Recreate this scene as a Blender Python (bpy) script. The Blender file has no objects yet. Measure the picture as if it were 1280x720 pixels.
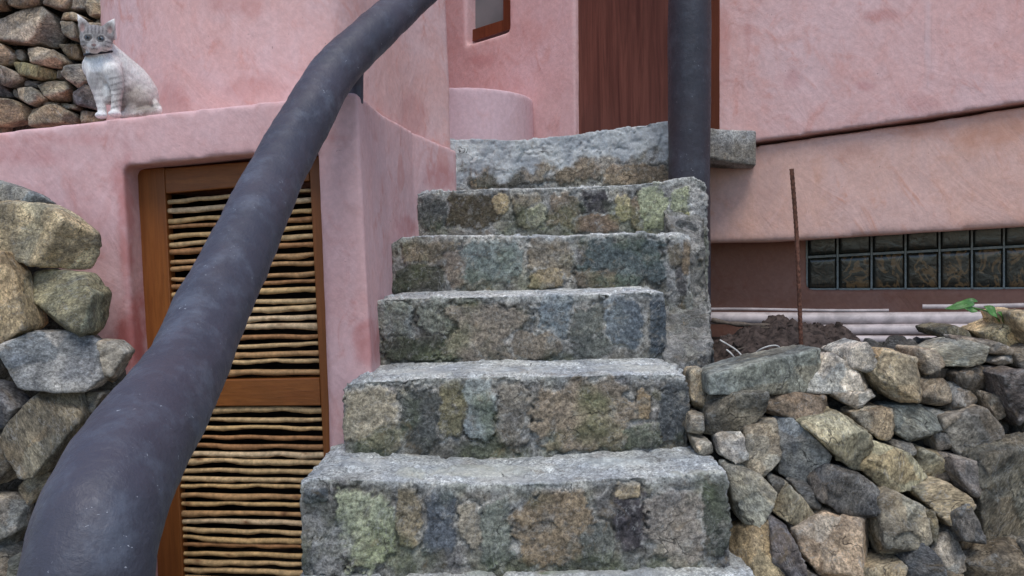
import bpy, bmesh, math, random
import numpy as np
from mathutils import Vector, Matrix

random.seed(7)
RNG = np.random.RandomState(11)
SC = bpy.context.scene
COL = SC.collection
DG = None

# ------------------------------------------------------------------ camera
EYE = np.array([0.0, 0.0, 1.08])
F = 930.0
CAM_R = Matrix.Rotation(math.radians(87), 3, 'X') @ Matrix.Rotation(math.radians(-1.5), 3, 'Z')
CR = np.array(CAM_R)


def ray(px, py):
    return CR @ np.array([(px - 640) / F, -(py - 360) / F, -1.0])


def W(px, py, Y):
    """point of the view ray through a photo pixel at distance Y into the yard"""
    d = ray(px, py)
    return EYE + d * (Y / d[1])


def WP(px, py, p0, n):
    d = ray(px, py)
    return EYE + d * (np.dot(np.array(p0) - EYE, n) / np.dot(d, n))


def proj(P):
    """world points -> photo pixels (used to look up where a stain or marking sits)"""
    q = (P - EYE) @ CR
    return 640 + F * q[:, 0] / -q[:, 2], 360 - F * q[:, 1] / -q[:, 2]


# ------------------------------------------------------------------ noise
_perm = RNG.permutation(256)
_perm = np.concatenate([_perm, _perm, _perm])
_g = RNG.normal(size=(256, 3))
_g /= np.linalg.norm(_g, axis=1)[:, None]
_rnd = RNG.rand(256, 4)


def _h(i):
    return _perm[_perm[_perm[i[:, 0] & 255] + (i[:, 1] & 255)] + (i[:, 2] & 255)]


def pn(P):
    i = np.floor(P).astype(np.int64)
    f = P - i
    u = f * f * f * (f * (f * 6 - 15) + 10)
    r = 0
    for a in (0, 1):
        for b in (0, 1):
            for c in (0, 1):
                o = np.array([a, b, c])
                g = _g[_h(i + o)]
                w = (u[:, 0] if a else 1 - u[:, 0]) * (u[:, 1] if b else 1 - u[:, 1]) * (u[:, 2] if c else 1 - u[:, 2])
                r = r + w * np.sum(g * (f - o), axis=1)
    return r * 1.5


def fbm(P, s, oct=4, gain=.5, ridged=False, off=0.0):
    r, a, t = 0, 1.0, 0
    P = P * s + off
    for k in range(oct):
        n = pn(P)
        if ridged:
            n = 1 - 2 * np.abs(n)
        r = r + a * n
        t += a
        a *= gain
        P = P * 2.03 + 17.3
    return r / t


def worley(P, s):
    P = P * s
    i = np.floor(P).astype(np.int64)
    f1 = np.full(len(P), 9.0)
    f2 = np.full(len(P), 9.0)
    cid = np.zeros(len(P), dtype=np.int64)
    for a in (-1, 0, 1):
        for b in (-1, 0, 1):
            for c in (-1, 0, 1):
                j = i + np.array([a, b, c])
                h = _h(j)
                d = np.linalg.norm(j + _rnd[h, :3] - P, axis=1)
                cl = d < f1
                f2 = np.where(cl, f1, np.minimum(f2, d))
                cid = np.where(cl, h, cid)
                f1 = np.where(cl, d, f1)
    return f1, f2, cid


ROT = np.array(Matrix.Rotation(.7, 3, (.4, .7, .6)))


def facet(P, s, slope, step=.15, off=0.0, ids=False):
    """chipped flat faces: every cell is its own tilted plane (metres)"""
    Q = ((P + off) @ ROT) * s
    i = np.floor(Q - .5).astype(np.int64)
    f1 = np.full(len(P), 9.0)
    dl = np.zeros((len(P), 3))
    cid = np.zeros(len(P), dtype=np.int64)
    for a in (0, 1):
        for b in (0, 1):
            for c in (0, 1):
                j = i + np.array([a, b, c])
                h = _h(j)
                v = Q - (j + .5 + .62 * (_rnd[h, :3] - .5))
                d = np.einsum('ij,ij->i', v, v)
                cl = d < f1
                f1 = np.where(cl, d, f1)
                cid = np.where(cl, h, cid)
                dl[cl] = v[cl]
    r = (slope * np.sum(dl * _g[cid], axis=1) + step * (_rnd[cid, 3] - .5)) / s
    return (r, cid) if ids else r


def sst(a, b, x):
    t = np.clip((x - a) / (b - a), 0, 1)
    return t * t * (3 - 2 * t)


# ------------------------------------------------------------------ node materials
class NT:
    def __init__(s, name):
        s.m = bpy.data.materials.new(name)
        s.m.use_nodes = True
        s.t = s.m.node_tree
        s.b = s.t.nodes['Principled BSDF']
        s.geo = s.n('ShaderNodeNewGeometry').outputs['Position']
        s.obj = s.n('ShaderNodeTexCoord').outputs['Object']

    def n(s, k, **kw):
        x = s.t.nodes.new(k)
        for a, v in kw.items():
            setattr(x, a, v)
        return x

    def l(s, a, b):
        s.t.links.new(a, b)

    def put(s, sock, v):
        if isinstance(v, bpy.types.NodeSocket):
            s.l(v, sock)
        elif v is not None:
            if isinstance(v, (tuple, list)) and len(v) == 3 and len(sock.default_value) == 4:
                v = (*v, 1)
            sock.default_value = v

    def noise(s, vec, scale, detail=4, rough=.55, dist=0.0, stretch=None):
        if stretch:
            mp = s.n('ShaderNodeMapping')
            mp.inputs['Scale'].default_value = stretch
            s.l(vec, mp.inputs['Vector'])
            vec = mp.outputs[0]
        x = s.n('ShaderNodeTexNoise')
        s.l(vec, x.inputs['Vector'])
        x.inputs['Scale'].default_value = scale
        x.inputs['Detail'].default_value = detail
        x.inputs['Roughness'].default_value = rough
        x.inputs['Distortion'].default_value = dist
        return x.outputs['Fac']

    def rng(s, v, a, b, c=0.0, d=1.0):
        x = s.n('ShaderNodeMapRange')
        x.interpolation_type = 'SMOOTHSTEP'
        s.l(v, x.inputs[0])
        for i, q in enumerate((a, b, c, d)):
            x.inputs[i + 1].default_value = q
        return x.outputs[0]

    def mix(s, f, a, b, mode='MIX'):
        x = s.n('ShaderNodeMix', data_type='RGBA', blend_type=mode)
        s.put(x.inputs[0], f)
        s.put(x.inputs[6], a)
        s.put(x.inputs[7], b)
        return x.outputs[2]

    def math(s, op, a, b=None):
        x = s.n('ShaderNodeMath', operation=op)
        s.put(x.inputs[0], a)
        if b is not None:
            s.put(x.inputs[1], b)
        return x.outputs[0]

    def attr(s, name):
        return s.n('ShaderNodeAttribute', attribute_name=name).outputs['Color']

    def bump(s, hs, dist=.01, strength=1.0):
        prev = None
        for h, st, di in hs:
            b = s.n('ShaderNodeBump')
            b.inputs['Strength'].default_value = st
            b.inputs['Distance'].default_value = di
            s.l(h, b.inputs['Height'])
            if prev is not None:
                s.l(prev, b.inputs['Normal'])
            prev = b.outputs[0]
        s.l(prev, s.b.inputs['Normal'])

    def out(s, color=None, rough=None, spec=None):
        s.put(s.b.inputs['Base Color'], color)
        s.put(s.b.inputs['Roughness'], rough)
        if spec is not None:
            s.b.inputs['Specular IOR Level'].default_value = spec
        return s.m


def rock_mat(name, use_attr):
    t = NT(name)
    if use_attr:
        ca_ = t.n('ShaderNodeAttribute', attribute_name='Col')
        c = ca_.outputs['Color']
        det = ca_.outputs['Alpha']
        v = t.geo
    else:
        oi = t.n('ShaderNodeObjectInfo')
        c = t.mix(1., oi.outputs['Color'], t.attr('Col'), 'MULTIPLY')
        ad = t.n('ShaderNodeVectorMath', operation='ADD')
        sc = t.n('ShaderNodeVectorMath', operation='SCALE')
        cx = t.n('ShaderNodeCombineXYZ')
        for k in range(3):
            t.l(oi.outputs['Random'], cx.inputs[k])
        t.l(cx.outputs[0], sc.inputs[0])
        sc.inputs['Scale'].default_value = 37.0
        rt = t.n('ShaderNodeVectorRotate', rotation_type='EULER_XYZ')
        r3 = t.n('ShaderNodeVectorMath', operation='SCALE')
        r3.inputs[0].default_value = (9.1, 23.7, 41.3)
        t.l(oi.outputs['Random'], r3.inputs['Scale'])
        t.l(r3.outputs[0], rt.inputs['Rotation'])
        t.l(t.obj, rt.inputs['Vector'])
        s2 = t.n('ShaderNodeVectorMath', operation='MULTIPLY')
        t.l(rt.outputs[0], s2.inputs[0])
        cy = t.n('ShaderNodeCombineXYZ')
        f_ = t.math('FRACT', t.math('MULTIPLY', oi.outputs['Random'], 7.77))
        g_ = t.math('FRACT', t.math('MULTIPLY', oi.outputs['Random'], 31.3))
        t.l(t.math('ADD', t.math('MULTIPLY', f_, .9), .55), cy.inputs[0])
        t.l(t.math('ADD', t.math('MULTIPLY', g_, 1.5), .6), cy.inputs[1])
        t.l(t.math('ADD', t.math('MULTIPLY', f_, .6), .6), cy.inputs[2])
        t.l(cy.outputs[0], s2.inputs[1])
        t.l(s2.outputs[0], ad.inputs[0])
        t.l(sc.outputs[0], ad.inputs[1])
        v = ad.outputs[0]
    big = t.noise(v, 9, 5, .6, .6)
    mid = t.noise(v, 34, 9, .74, .5)
    fine = t.noise(v, 210, 4, .7)
    grain = t.noise(v, 95, 7, .8, .2)
    k1, k2 = (.22, .26) if use_attr else (.34, .34)
    c1 = t.mix(t.rng(big, .35, .66), (1 - k1, 1 - k1 * .95, 1 - k1 * .85), (1 + k1, 1 + k1 * .86, 1 + k1 * .6))
    c2 = t.mix(t.rng(mid, .3, .7), (1 - k2,) * 3, (1 + k2,) * 3)
    c4 = t.mix(t.rng(grain, .33, .67), (.48, .48, .48), (1.5, 1.5, 1.49))
    c3 = t.mix(t.rng(fine, .3, .72), (.66, .66, .66), (1.34, 1.34, 1.34))
    if not use_attr:
        det = 1.0
    c = t.mix(1.0, t.mix(1.0, c, c1, 'MULTIPLY'), t.mix(det, (1, 1, 1), t.mix(1.0, t.mix(1.0, c2, c3, 'MULTIPLY'), c4, 'MULTIPLY')), 'MULTIPLY')
    # ochre weathering blotches and pale lichen / lime crust
    och = t.noise(v, 14, 5, .7, 1.2)
    c = t.mix(t.rng(och, .56, .74, 0, .55), c, (.25, .18, .10))
    lich = t.noise(v, 46 if use_attr else 31, 8, .78, .5)
    c = t.mix(t.rng(lich, .595, .68, 0, .6 if use_attr else .5), c, (.46, .47, .45))
    dark = t.noise(v, 40 if use_attr else 23, 8, .78, .6)
    c = t.mix(t.rng(dark, .60, .70, 0, .55), c, (.045, .045, .042))
    # thin mineral veins
    vn = t.noise(v, 6.5, 5, .6, 2.2)
    vein = t.math('ABSOLUTE', t.math('SUBTRACT', vn, .5))
    c = t.mix(t.rng(vein, .0, .010, .30, 0), c, (.5, .5, .48))
    wob = t.n('ShaderNodeVectorMath', operation='SCALE')
    nv = t.n('ShaderNodeTexNoise')
    t.l(v, nv.inputs['Vector'])
    nv.inputs['Scale'].default_value = 11
    nv.inputs['Detail'].default_value = 4
    t.l(nv.outputs['Color'], wob.inputs[0])
    wob.inputs['Scale'].default_value = .16
    va = t.n('ShaderNodeVectorMath', operation='ADD')
    t.l(v, va.inputs[0])
    t.l(wob.outputs[0], va.inputs[1])
    vo = t.n('ShaderNodeTexVoronoi', feature='DISTANCE_TO_EDGE')
    t.l(va.outputs[0], vo.inputs['Vector'])
    vo.inputs['Scale'].default_value = 9.0
    crack = t.math('MULTIPLY', t.rng(vo.outputs['Distance'], .003, .016, 1, 0), t.rng(big, .54 if use_attr else .47, .62))
    c = t.mix(t.math('MULTIPLY', crack, .75), c, (.035, .033, .03))
    crh = t.math('SUBTRACT', 1.0, crack)
    edge = t.rng(t.n('ShaderNodeNewGeometry').outputs['Pointiness'], .53, .60, 0, .40)
    c = t.mix(t.math('MULTIPLY', edge, t.rng(big, .35, .6)), c, (.42, .42, .40))
    t.bump([(crh, .7, .006), (big, .4, .02), (mid, .5, .008), (grain, .85, .006), (fine, .8, .0025)])
    return t.out(c, t.rng(mid, .3, .7, .72, .95), .28)


def plaster_mat(name, ca, cb, cc, streak=.35, sweep=.5):
    t = NT(name)
    v = t.geo
    blot = t.noise(v, 2.2, 6, .62, 1.0)
    med = t.noise(v, 9.0, 6, .66, .8)
    st = t.noise(v, 5.0, 6, .62, .6, (3.0, 3.0, .35))
    tr = t.noise(v, 4.5, 6, .66, 1.9, (1.5, 1.5, 1.2))
    fine = t.noise(v, 260, 3, .6)

    def brush(ang, sc, stretch):
        r = t.n('ShaderNodeVectorRotate', rotation_type='Y_AXIS')
        t.l(v, r.inputs['Vector'])
        r.inputs['Angle'].default_value = ang
        return t.noise(r.outputs[0], sc, 5, .62, 1.3, (1, 1, stretch))
    br = [brush(.7, 9, .22), brush(-.6, 11, .25), brush(.15, 22, .15)]
    c = t.mix(t.rng(blot, .32, .68), ca, cb)
    c = t.mix(t.rng(med, .50, .74, 0, .5), c, cc)
    c = t.mix(t.rng(st, .50, .72, 0, streak), c, cb)
    c = t.mix(t.rng(tr, .54, .72, 0, sweep), c, tuple(x * y for x, y in zip(cc, (.95, .82, .78))))
    c = t.mix(t.rng(t.noise(v, 60, 5, .7), .35, .7), t.mix(1., c, (.93, .92, .92), 'MULTIPLY'), t.mix(1., c, (1.06, 1.06, 1.06), 'MULTIPLY'))
    c = t.mix(t.math('MULTIPLY', t.rng(br[0], .53, .66), t.rng(blot, .45, .6, 0, .55)), c, tuple(x * y for x, y in zip(cc, (.97, .86, .82))))
    c = t.mix(t.math('MULTIPLY', t.rng(br[1], .54, .68), t.rng(med, .40, .6, 0, .5)), c, tuple(min(.8, x * 1.1) for x in cb))
    c = t.mix(t.rng(br[2], .56, .70, 0, .35), c, tuple(x * .9 for x in ca))
    pit = t.noise(v, 75, 2, .5)
    c = t.mix(t.rng(pit, .74, .80, 0, .5), c, (.18, .09, .08))
    s = t.n('ShaderNodeAttribute', attribute_name='Stain')
    c = t.mix(t.math('MULTIPLY', s.outputs['Alpha'], t.rng(med, .25, .62, .55, 1.)), c, s.outputs['Color'])
    t.bump([(blot, .25, .02), (tr, .25, .006), (br[0], .5, .006), (br[1], .5, .005), (med, .3, .004), (fine, .35, .0012)])
    return t.out(c, t.rng(med, .3, .7, .62, .85), .3)


def wood_mat(name, ca, cb, rough, axis, scale=1.0):
    t = NT(name)
    st = [1, 1, 1]
    st[axis] = .05
    g = t.noise(t.geo, 55 * scale, 6, .65, .7, tuple(st))
    g2 = t.noise(t.geo, 190 * scale, 4, .6, .2, tuple(st))
    b = t.noise(t.geo, 5 * scale, 4, .6, .4, (1, 1, 1) if axis != 2 else (1.6, 1.6, .35))
    c = t.mix(t.rng(g, .3, .7), ca, cb)
    c = t.mix(t.rng(g2, .45, .75, 0, .45), c, tuple(x * .4 for x in ca))
    c = t.mix(t.rng(b, .35, .7, 0, .6), c, tuple(x * .55 for x in ca))
    t.bump([(g, .4, .002), (g2, .5, .001)])
    return t.out(c, rough, .35)


def plain_mat(name, col, rough=.6, nz=30, amp=.25, bmp=.002, spec=.4, metal=0., attr=None):
    t = NT(name)
    a = t.noise(t.geo, nz, 5, .65, .3)
    base = t.attr(attr) if attr else col
    lo, hi = 1 - amp, 1 + amp
    c = t.mix(1., base, t.mix(t.rng(a, .3, .7), (lo,) * 3, (hi,) * 3), 'MULTIPLY')
    t.bump([(a, .6, bmp), (t.noise(t.geo, nz * 6, 3, .6), .4, bmp * .4)])
    t.b.inputs['Metallic'].default_value = metal
    return t.out(c, rough, spec)


M = {}
M['rock'] = rock_mat('weathered_rock', False)
M['step'] = rock_mat('mortared_stone', True)
M['pink'] = plaster_mat('pink_lime_plaster', (.72, .425, .385), (.72, .49, .475), (.65, .32, .265))
M['backpink'] = plaster_mat('light_pink_plaster', (.72, .46, .45), (.72, .50, .51), (.66, .37, .34))  # lighter back-wall finish, its colour also lifted to offset the nook's shade
M['mauve'] = plaster_mat('mauve_pink_plaster', (.67, .405, .39), (.68, .46, .46), (.58, .29, .26), .5)
M['pale'] = plaster_mat('pale_pink_plaster', (.66, .47, .50), (.68, .50, .54), (.64, .42, .42))
M['peach'] = plaster_mat('peach_plaster', (.72, .43, .335), (.70, .46, .40), (.66, .345, .245), .6, .25)
M['terra'] = plaster_mat('terracotta_plaster', (.29, .14, .098), (.31, .165, .125), (.25, .105, .065))
M['doorwood'] = wood_mat('orange_brown_timber', (.30, .105, .026), (.21, .066, .016), .48, 2)
M['railwood'] = wood_mat('orange_brown_timber_across', (.30, .105, .026), (.21, .066, .016), .48, 0)
M['darkwood'] = wood_mat('dark_red_hardwood', (.21, .082, .058), (.09, .032, .025), .32, 2, .6)
M['winwood'] = wood_mat('red_brown_timber', (.19, .055, .022), (.13, .034, .014), .42, 2)
M['stick'] = plain_mat('peeled_stick', (.5, .35, .17), .62, 70, .3, .002, .3, attr='Col')


def log_mat(name, g):
    t = NT(name)
    a = t.noise(t.geo, 13, 7, .7, .2)
    b = t.noise(t.geo, 75, 5, .7, .4)
    d = t.noise(t.geo, 5, 4, .6)
    c = t.mix(t.rng(d, .35, .65), tuple(g * q for q in (.032, .032, .043)), tuple(g * q for q in (.042, .038, .050)))
    c = t.mix(t.rng(a, .46, .70, 0, .65), c, tuple(g * q for q in (.078, .086, .108)))
    c = t.mix(t.rng(t.noise(t.geo, 3.5, 5, .65), .45, .7, 0, .5), c, tuple(g * q for q in (.046, .034, .038)))
    chip = t.noise(t.geo, 120, 2, .5, 1.5)
    cm = t.math('MULTIPLY', t.rng(chip, .725, .745), t.rng(a, .46, .56))
    c = t.mix(cm, c, (.40, .41, .44))
    t.bump([(d, .25, .02), (a, .3, .008), (b, .5, .0026), (t.noise(t.geo, 260, 3, .6), .4, .0012)])
    return t.out(c, t.rng(b, .3, .7, .62, .42), .42)


M['log'] = log_mat('charcoal_painted_log', 1.5)
M['post'] = log_mat('dark_painted_post', .8)
M['pipe'] = plain_mat('grey_white_plastic', (.47, .405, .39), .45, 16, .25, .001, .4)
M['rust'] = plain_mat('rusty_steel', (.115, .05, .032), .85, 130, .6, .002, .3)
M['wire'] = plain_mat('pale_wire', (.5, .48, .44), .5, 40, .15, .0005)
M['branch'] = plain_mat('dead_branch', (.10, .075, .055), .8, 90, .4, .002)
M['leaf'] = plain_mat('green_leaf', (.06, .155, .028), .42, 60, .25, .001)
M['soil'] = plain_mat('dark_soil', (.055, .040, .033), .95, 60, .6, .006, .2)
M['ground'] = plain_mat('earth', (.15, .12, .09), .95, 12, .35, .01, .2)
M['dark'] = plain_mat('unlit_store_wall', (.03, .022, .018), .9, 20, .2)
M['joint'] = plain_mat('grey_joint', (.24, .265, .25), .8, 60, .2)
M['fur'] = None


def glass_block_mat():
    t = NT('rippled_glass')
    oi = t.n('ShaderNodeObjectInfo')
    ad = t.n('ShaderNodeVectorMath', operation='ADD')
    cx = t.n('ShaderNodeCombineXYZ')
    for k in range(3):
        t.l(t.math('MULTIPLY', oi.outputs['Random'], 53.0 + 11 * k), cx.inputs[k])
    t.l(t.obj, ad.inputs[0])
    t.l(cx.outputs[0], ad.inputs[1])
    v = t.noise(ad.outputs[0], 15, 3, .55, 1.3, (1, 1, .7))
    wisp = t.rng(t.math('ABSOLUTE', t.math('SUBTRACT', v, .52)), .01, .075, 1, 0)
    big = t.noise(t.geo, 2.4, 2, .5)
    c = t.mix(t.rng(big, .3, .7), (.016, .023, .020), (.030, .026, .018))
    rg = t.n('ShaderNodeAttribute', attribute_name='Stain')
    c = t.mix(t.math('MULTIPLY', wisp, rg.outputs['Alpha']), c, (.19, .115, .052))
    t.bump([(t.noise(ad.outputs[0], 26, 2, .5, .6), .35, .006)])
    t.b.inputs['Coat Weight'].default_value = .25
    t.b.inputs['Coat Roughness'].default_value = .08
    return t.out(c, .22, .5)


M['glassblock'] = glass_block_mat()


def pane_mat():
    t = NT('frosted_pane')
    c = t.mix(t.rng(t.noise(t.geo, 6, 3, .5), .3, .7), (.17, .19, .20), (.22, .24, .25))
    return t.out(c, .3, .5)


M['pane'] = pane_mat()


def fur_mat():
    t = NT('short_fur')
    a = t.noise(t.obj, 300, 4, .7, .3, (1, 1, .35))
    b = t.noise(t.obj, 60, 4, .6, .5)
    c = t.mix(1., t.attr('Col'), t.mix(t.rng(a, .3, .7), (.80, .80, .80), (1.14, 1.14, 1.14)), 'MULTIPLY')
    c = t.mix(1., c, t.mix(t.rng(b, .35, .65), (.92, .92, .92), (1.06, 1.06, 1.06)), 'MULTIPLY')
    t.bump([(a, .8, .003)])
    t.b.inputs['Sheen Weight'].default_value = .2
    return t.out(c, .8, .2)


M['fur'] = fur_mat()


def flat_mat(name, col, rough=.4, spec=.5):
    t = NT(name)
    return t.out(col, rough, spec)


M['eye'] = flat_mat('blue_grey_eye', (.06, .085, .11), .035)
M['pupil'] = flat_mat('pupil', (.008, .008, .009), .06)
M['collar'] = plain_mat('dark_collar', (.02, .02, .025), .6, 90, .2, .0005)

# ------------------------------------------------------------------ objects
ROOTLOC = {}


def thing(name, loc, label, cat, group=None):
    o = bpy.data.objects.new(name, None)
    COL.objects.link(o)
    o.location = tuple(float(v) for v in loc)
    o.empty_display_size = .1
    o['label'] = label
    o['category'] = cat
    if group:
        o['group'] = group
    ROOTLOC[o] = np.array(loc, float)
    return o


def tag(o, label, cat, group=None, kind=None):
    if label:
        o['label'] = label
    if cat:
        o['category'] = cat
    if group:
        o['group'] = group
    if kind:
        o['kind'] = kind
    return o


def link(name, V, Fc, mat, parent=None, origin=None, smooth=True, col=None, stain=None):
    """one mesh object out of world-space vertices; its origin sits in its own middle"""
    V = np.asarray(V, float)
    if origin is None:
        origin = (V.min(0) + V.max(0)) / 2
    me = bpy.data.meshes.new(name)
    if isinstance(Fc, tuple):
        starts, loops = Fc
        me.vertices.add(len(V))
        me.vertices.foreach_set('co', (V - origin).astype(np.float32).ravel())
        me.loops.add(len(loops))
        me.loops.foreach_set('vertex_index', loops.astype(np.int32))
        me.polygons.add(len(starts))
        me.polygons.foreach_set('loop_start', starts.astype(np.int32))
        me.update(calc_edges=True)
        me.validate()
    else:
        me.from_pydata([tuple(v) for v in (V - origin)], [], [tuple(f) for f in Fc])
        bm = bmesh.new()
        bm.from_mesh(me)
        bmesh.ops.recalc_face_normals(bm, faces=bm.faces)
        bm.to_mesh(me)
        bm.free()
    me.update()
    if smooth:
        me.polygons.foreach_set('use_smooth', np.ones(len(me.polygons), bool))
    for nm, arr in (('Col', col), ('Stain', stain)):
        if arr is not None:
            a = me.color_attributes.new(nm, 'FLOAT_COLOR', 'POINT')
            if arr.shape[1] == 3:
                arr = np.hstack([arr, np.ones((len(arr), 1))])
            a.data.foreach_set('color', arr.astype(np.float32).ravel())
    me.materials.append(mat)
    o = bpy.data.objects.new(name, me)
    COL.objects.link(o)
    if parent is not None:
        o.parent = parent
        base = ROOTLOC[parent]
    else:
        base = np.zeros(3)
    o.location = tuple(float(v) for v in (origin - base))
    ROOTLOC[o] = np.array(origin, float)
    return o


class Solid:
    def __init__(s):
        s.V = []
        s.Fc = []

    def add(s, V, Fc):
        b = len(s.V)
        s.V += [tuple(map(float, v)) for v in V]
        s.Fc += [tuple(b + i for i in f) for f in Fc]
        return s

    def prism(s, poly, vec):
        n = len(poly)
        vec = np.array(vec, float)
        V = [np.array(p) for p in poly] + [np.array(p) + vec for p in poly]
        Fc = [tuple(range(n)), tuple(range(2 * n - 1, n - 1, -1))]
        Fc += [(i, n + i, n + (i + 1) % n, (i + 1) % n) for i in range(n)]
        return s.add(V, Fc)

    def box(s, x0, x1, y0, y1, z0, z1):
        return s.prism([(x0, y0, z0), (x1, y0, z0), (x1, y1, z0), (x0, y1, z0)], (0, 0, z1 - z0))

    def hexa(s, bottom, top):
        return s.add(list(bottom) + list(top), [(3, 2, 1, 0), (4, 5, 6, 7), (0, 1, 5, 4), (1, 2, 6, 5), (2, 3, 7, 6), (3, 0, 4, 7)])

    def hull(s, pts):
        bm = bmesh.new()
        for p in pts:
            bm.verts.new(tuple(p))
        r = bmesh.ops.convex_hull(bm, input=bm.verts)
        bmesh.ops.delete(bm, geom=[v for v in bm.verts if not v.link_faces], context='VERTS')
        bm.verts.index_update()
        s.add([v.co[:] for v in bm.verts], [[v.index for v in f.verts] for f in bm.faces])
        bm.free()
        return s

    def ellipsoid(s, c, r, rot=None, seg=20, rings=12):
        V = [(0, 0, 1)]
        for i in range(1, rings):
            a = math.pi * i / rings
            for j in range(seg):
                b = 2 * math.pi * j / seg
                V.append((math.sin(a) * math.cos(b), math.sin(a) * math.sin(b), math.cos(a)))
        V.append((0, 0, -1))
        Fc = [(0, 1 + j, 1 + (j + 1) % seg) for j in range(seg)]
        for i in range(rings - 2):
            for j in range(seg):
                a, b = 1 + i * seg + j, 1 + i * seg + (j + 1) % seg
                Fc.append((a, a + seg, b + seg, b))
        e = len(V) - 1
        Fc += [(e, e - seg + (j + 1) % seg, e - seg + j) for j in range(seg)]
        V = np.array(V) * np.array(r)
        if rot is not None:
            V = V @ np.array(rot).T
        return s.add(V + np.array(c), Fc)

    def tube(s, pts, rad, seg=14, cap=True):
        pts = [np.array(p, float) for p in pts]
        n = len(pts)
        if np.isscalar(rad):
            rad = [rad] * n
        up = None
        base = len(s.V)
        V = []
        for i in range(n):
            d = pts[min(i + 1, n - 1)] - pts[max(i - 1, 0)]
            d /= np.linalg.norm(d)
            if up is None:
                up = np.cross(d, [0.31, .2, .93] if abs(d[2]) < .9 else [1, 0, 0])
            up = up - d * np.dot(up, d)
            up /= np.linalg.norm(up)
            v = np.cross(d, up)
            for j in range(seg):
                a = 2 * math.pi * j / seg
                V.append(pts[i] + rad[i] * (math.cos(a) * up + math.sin(a) * v))
        Fc = []
        for i in range(n - 1):
            for j in range(seg):
                a, b = i * seg + j, i * seg + (j + 1) % seg
                Fc.append((a, b, b + seg, a + seg))
        if cap:
            Fc.append(tuple(range(seg - 1, -1, -1)))
            Fc.append(tuple(range((n - 1) * seg, n * seg)))
        return s.add(V, Fc)

    def raw(s, name, mat, parent=None, smooth=False, bevel=0., **kw):
        o = link(name, s.V, s.Fc, mat, parent, smooth=smooth, **kw)
        if bevel:
            m = o.modifiers.new('edge', 'BEVEL')
            m.width = bevel
            m.segments = 2
            m.limit_method = 'ANGLE'
        return o

    def voxel(s, size, smooth=2, fac=.5):
        """fuse everything into one skin; returns verts, (starts, loops), normals"""
        me = bpy.data.meshes.new('tmp')
        me.from_pydata(s.V, [], s.Fc)
        bm = bmesh.new()
        bm.from_mesh(me)
        bmesh.ops.triangulate(bm, faces=[f for f in bm.faces if len(f.verts) > 4])
        bmesh.ops.recalc_face_normals(bm, faces=bm.faces)
        bm.to_mesh(me)
        bm.free()
        o = bpy.data.objects.new('tmp', me)
        COL.objects.link(o)
        m = o.modifiers.new('r', 'REMESH')
        m.mode = 'VOXEL'
        m.voxel_size = size
        if smooth:
            m2 = o.modifiers.new('s', 'SMOOTH')
            m2.factor = fac
            m2.iterations = smooth
        ev = o.evaluated_get(bpy.context.evaluated_depsgraph_get())
        e = ev.to_mesh()
        V = np.empty(len(e.vertices) * 3, np.float32)
        e.vertices.foreach_get('co', V)
        N = np.empty(len(e.vertices) * 3, np.float32)
        e.vertices.foreach_get('normal', N)
        L = np.empty(len(e.loops), np.int32)
        e.loops.foreach_get('vertex_index', L)
        S = np.empty(len(e.polygons), np.int32)
        e.polygons.foreach_get('loop_start', S)
        ev.to_mesh_clear()
        bpy.data.objects.remove(o)
        bpy.data.meshes.remove(me)
        return V.reshape(-1, 3).astype(float), (S, L), N.reshape(-1, 3).astype(float)


def smooth_path(pts, n=8):
    """Catmull-Rom through rows of numbers"""
    P = [np.array(p, float) for p in pts]
    P = [2 * P[0] - P[1]] + P + [2 * P[-1] - P[-2]]
    out = []
    for i in range(1, len(P) - 2):
        for k in range(n):
            t = k / n
            a, b, c, d = P[i - 1], P[i], P[i + 1], P[i + 2]
            out.append(.5 * (2 * b + (c - a) * t + (2 * a - 5 * b + 4 * c - d) * t * t + (3 * b - a - 3 * c + d) * t ** 3))
    out.append(P[-2])
    return out


# ------------------------------------------------------------------ plaster walls
def plaster(name, solid, mat, parent, vox=.013, amp=.0035, stains=(), smooth=4):
    V, Fc, N = solid.voxel(vox, smooth)
    d = amp * fbm(V, 2.6, 3) + amp * .5 * fbm(V, 9, 3)
    px, py = proj(V)
    st = np.zeros((len(V), 4))
    wob = fbm(V, 11, 5, .65) * 1.0
    for (cx, cy, rx, ry, colr, a) in stains:
        q = np.sqrt(((px - cx) / rx) ** 2 + ((py - cy) / ry) ** 2) + wob
        k = a * sst(1.15, .35, q)
        better = k > st[:, 3]
        st[better, :3] = colr
        st[:, 3] = np.maximum(st[:, 3], k)
    return link(name, V + N * d[:, None], Fc, mat, parent, stain=st)


# ================================================================== PINK HOUSE
house = thing('pink_house', (0.3, 3.5, 0), 'pink plastered house with a dark red wooden entrance door and a curved wall', 'house')
RED = (.42, .115, .10)
# big curved wall rising from the terrace
zl = W(200, 140, 2.3)[2]
plan = smooth_path([(-2.0, 3.6), (-1.62, 3.05), (-1.445, 2.72), (-1.15, 2.42), (-.84, 2.27), (-.57, 2.215), (-.475, 2.27), (-.405, 2.5), (-.335, 2.74), (-.226, 2.955)], 5)
pl = [(p[0], p[1], 1.30) for p in plan] + [(-.31, 3.4, 1.30), (-.5, 4.4, 1.3), (-2.0, 4.4, 1.30)]
plaster('curved_wall', Solid().prism(pl, (0, 0, 2.1)), M['pink'], house, .014, .005,
        [(515, 150, 24, 40, RED, .32), (320, 110, 60, 18, (.48, .2, .17), .35), (215, 120, 25, 22, (.48, .19, .17), .35), (300, 8, 40, 16, (.5, .21, .18), .45)])
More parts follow.
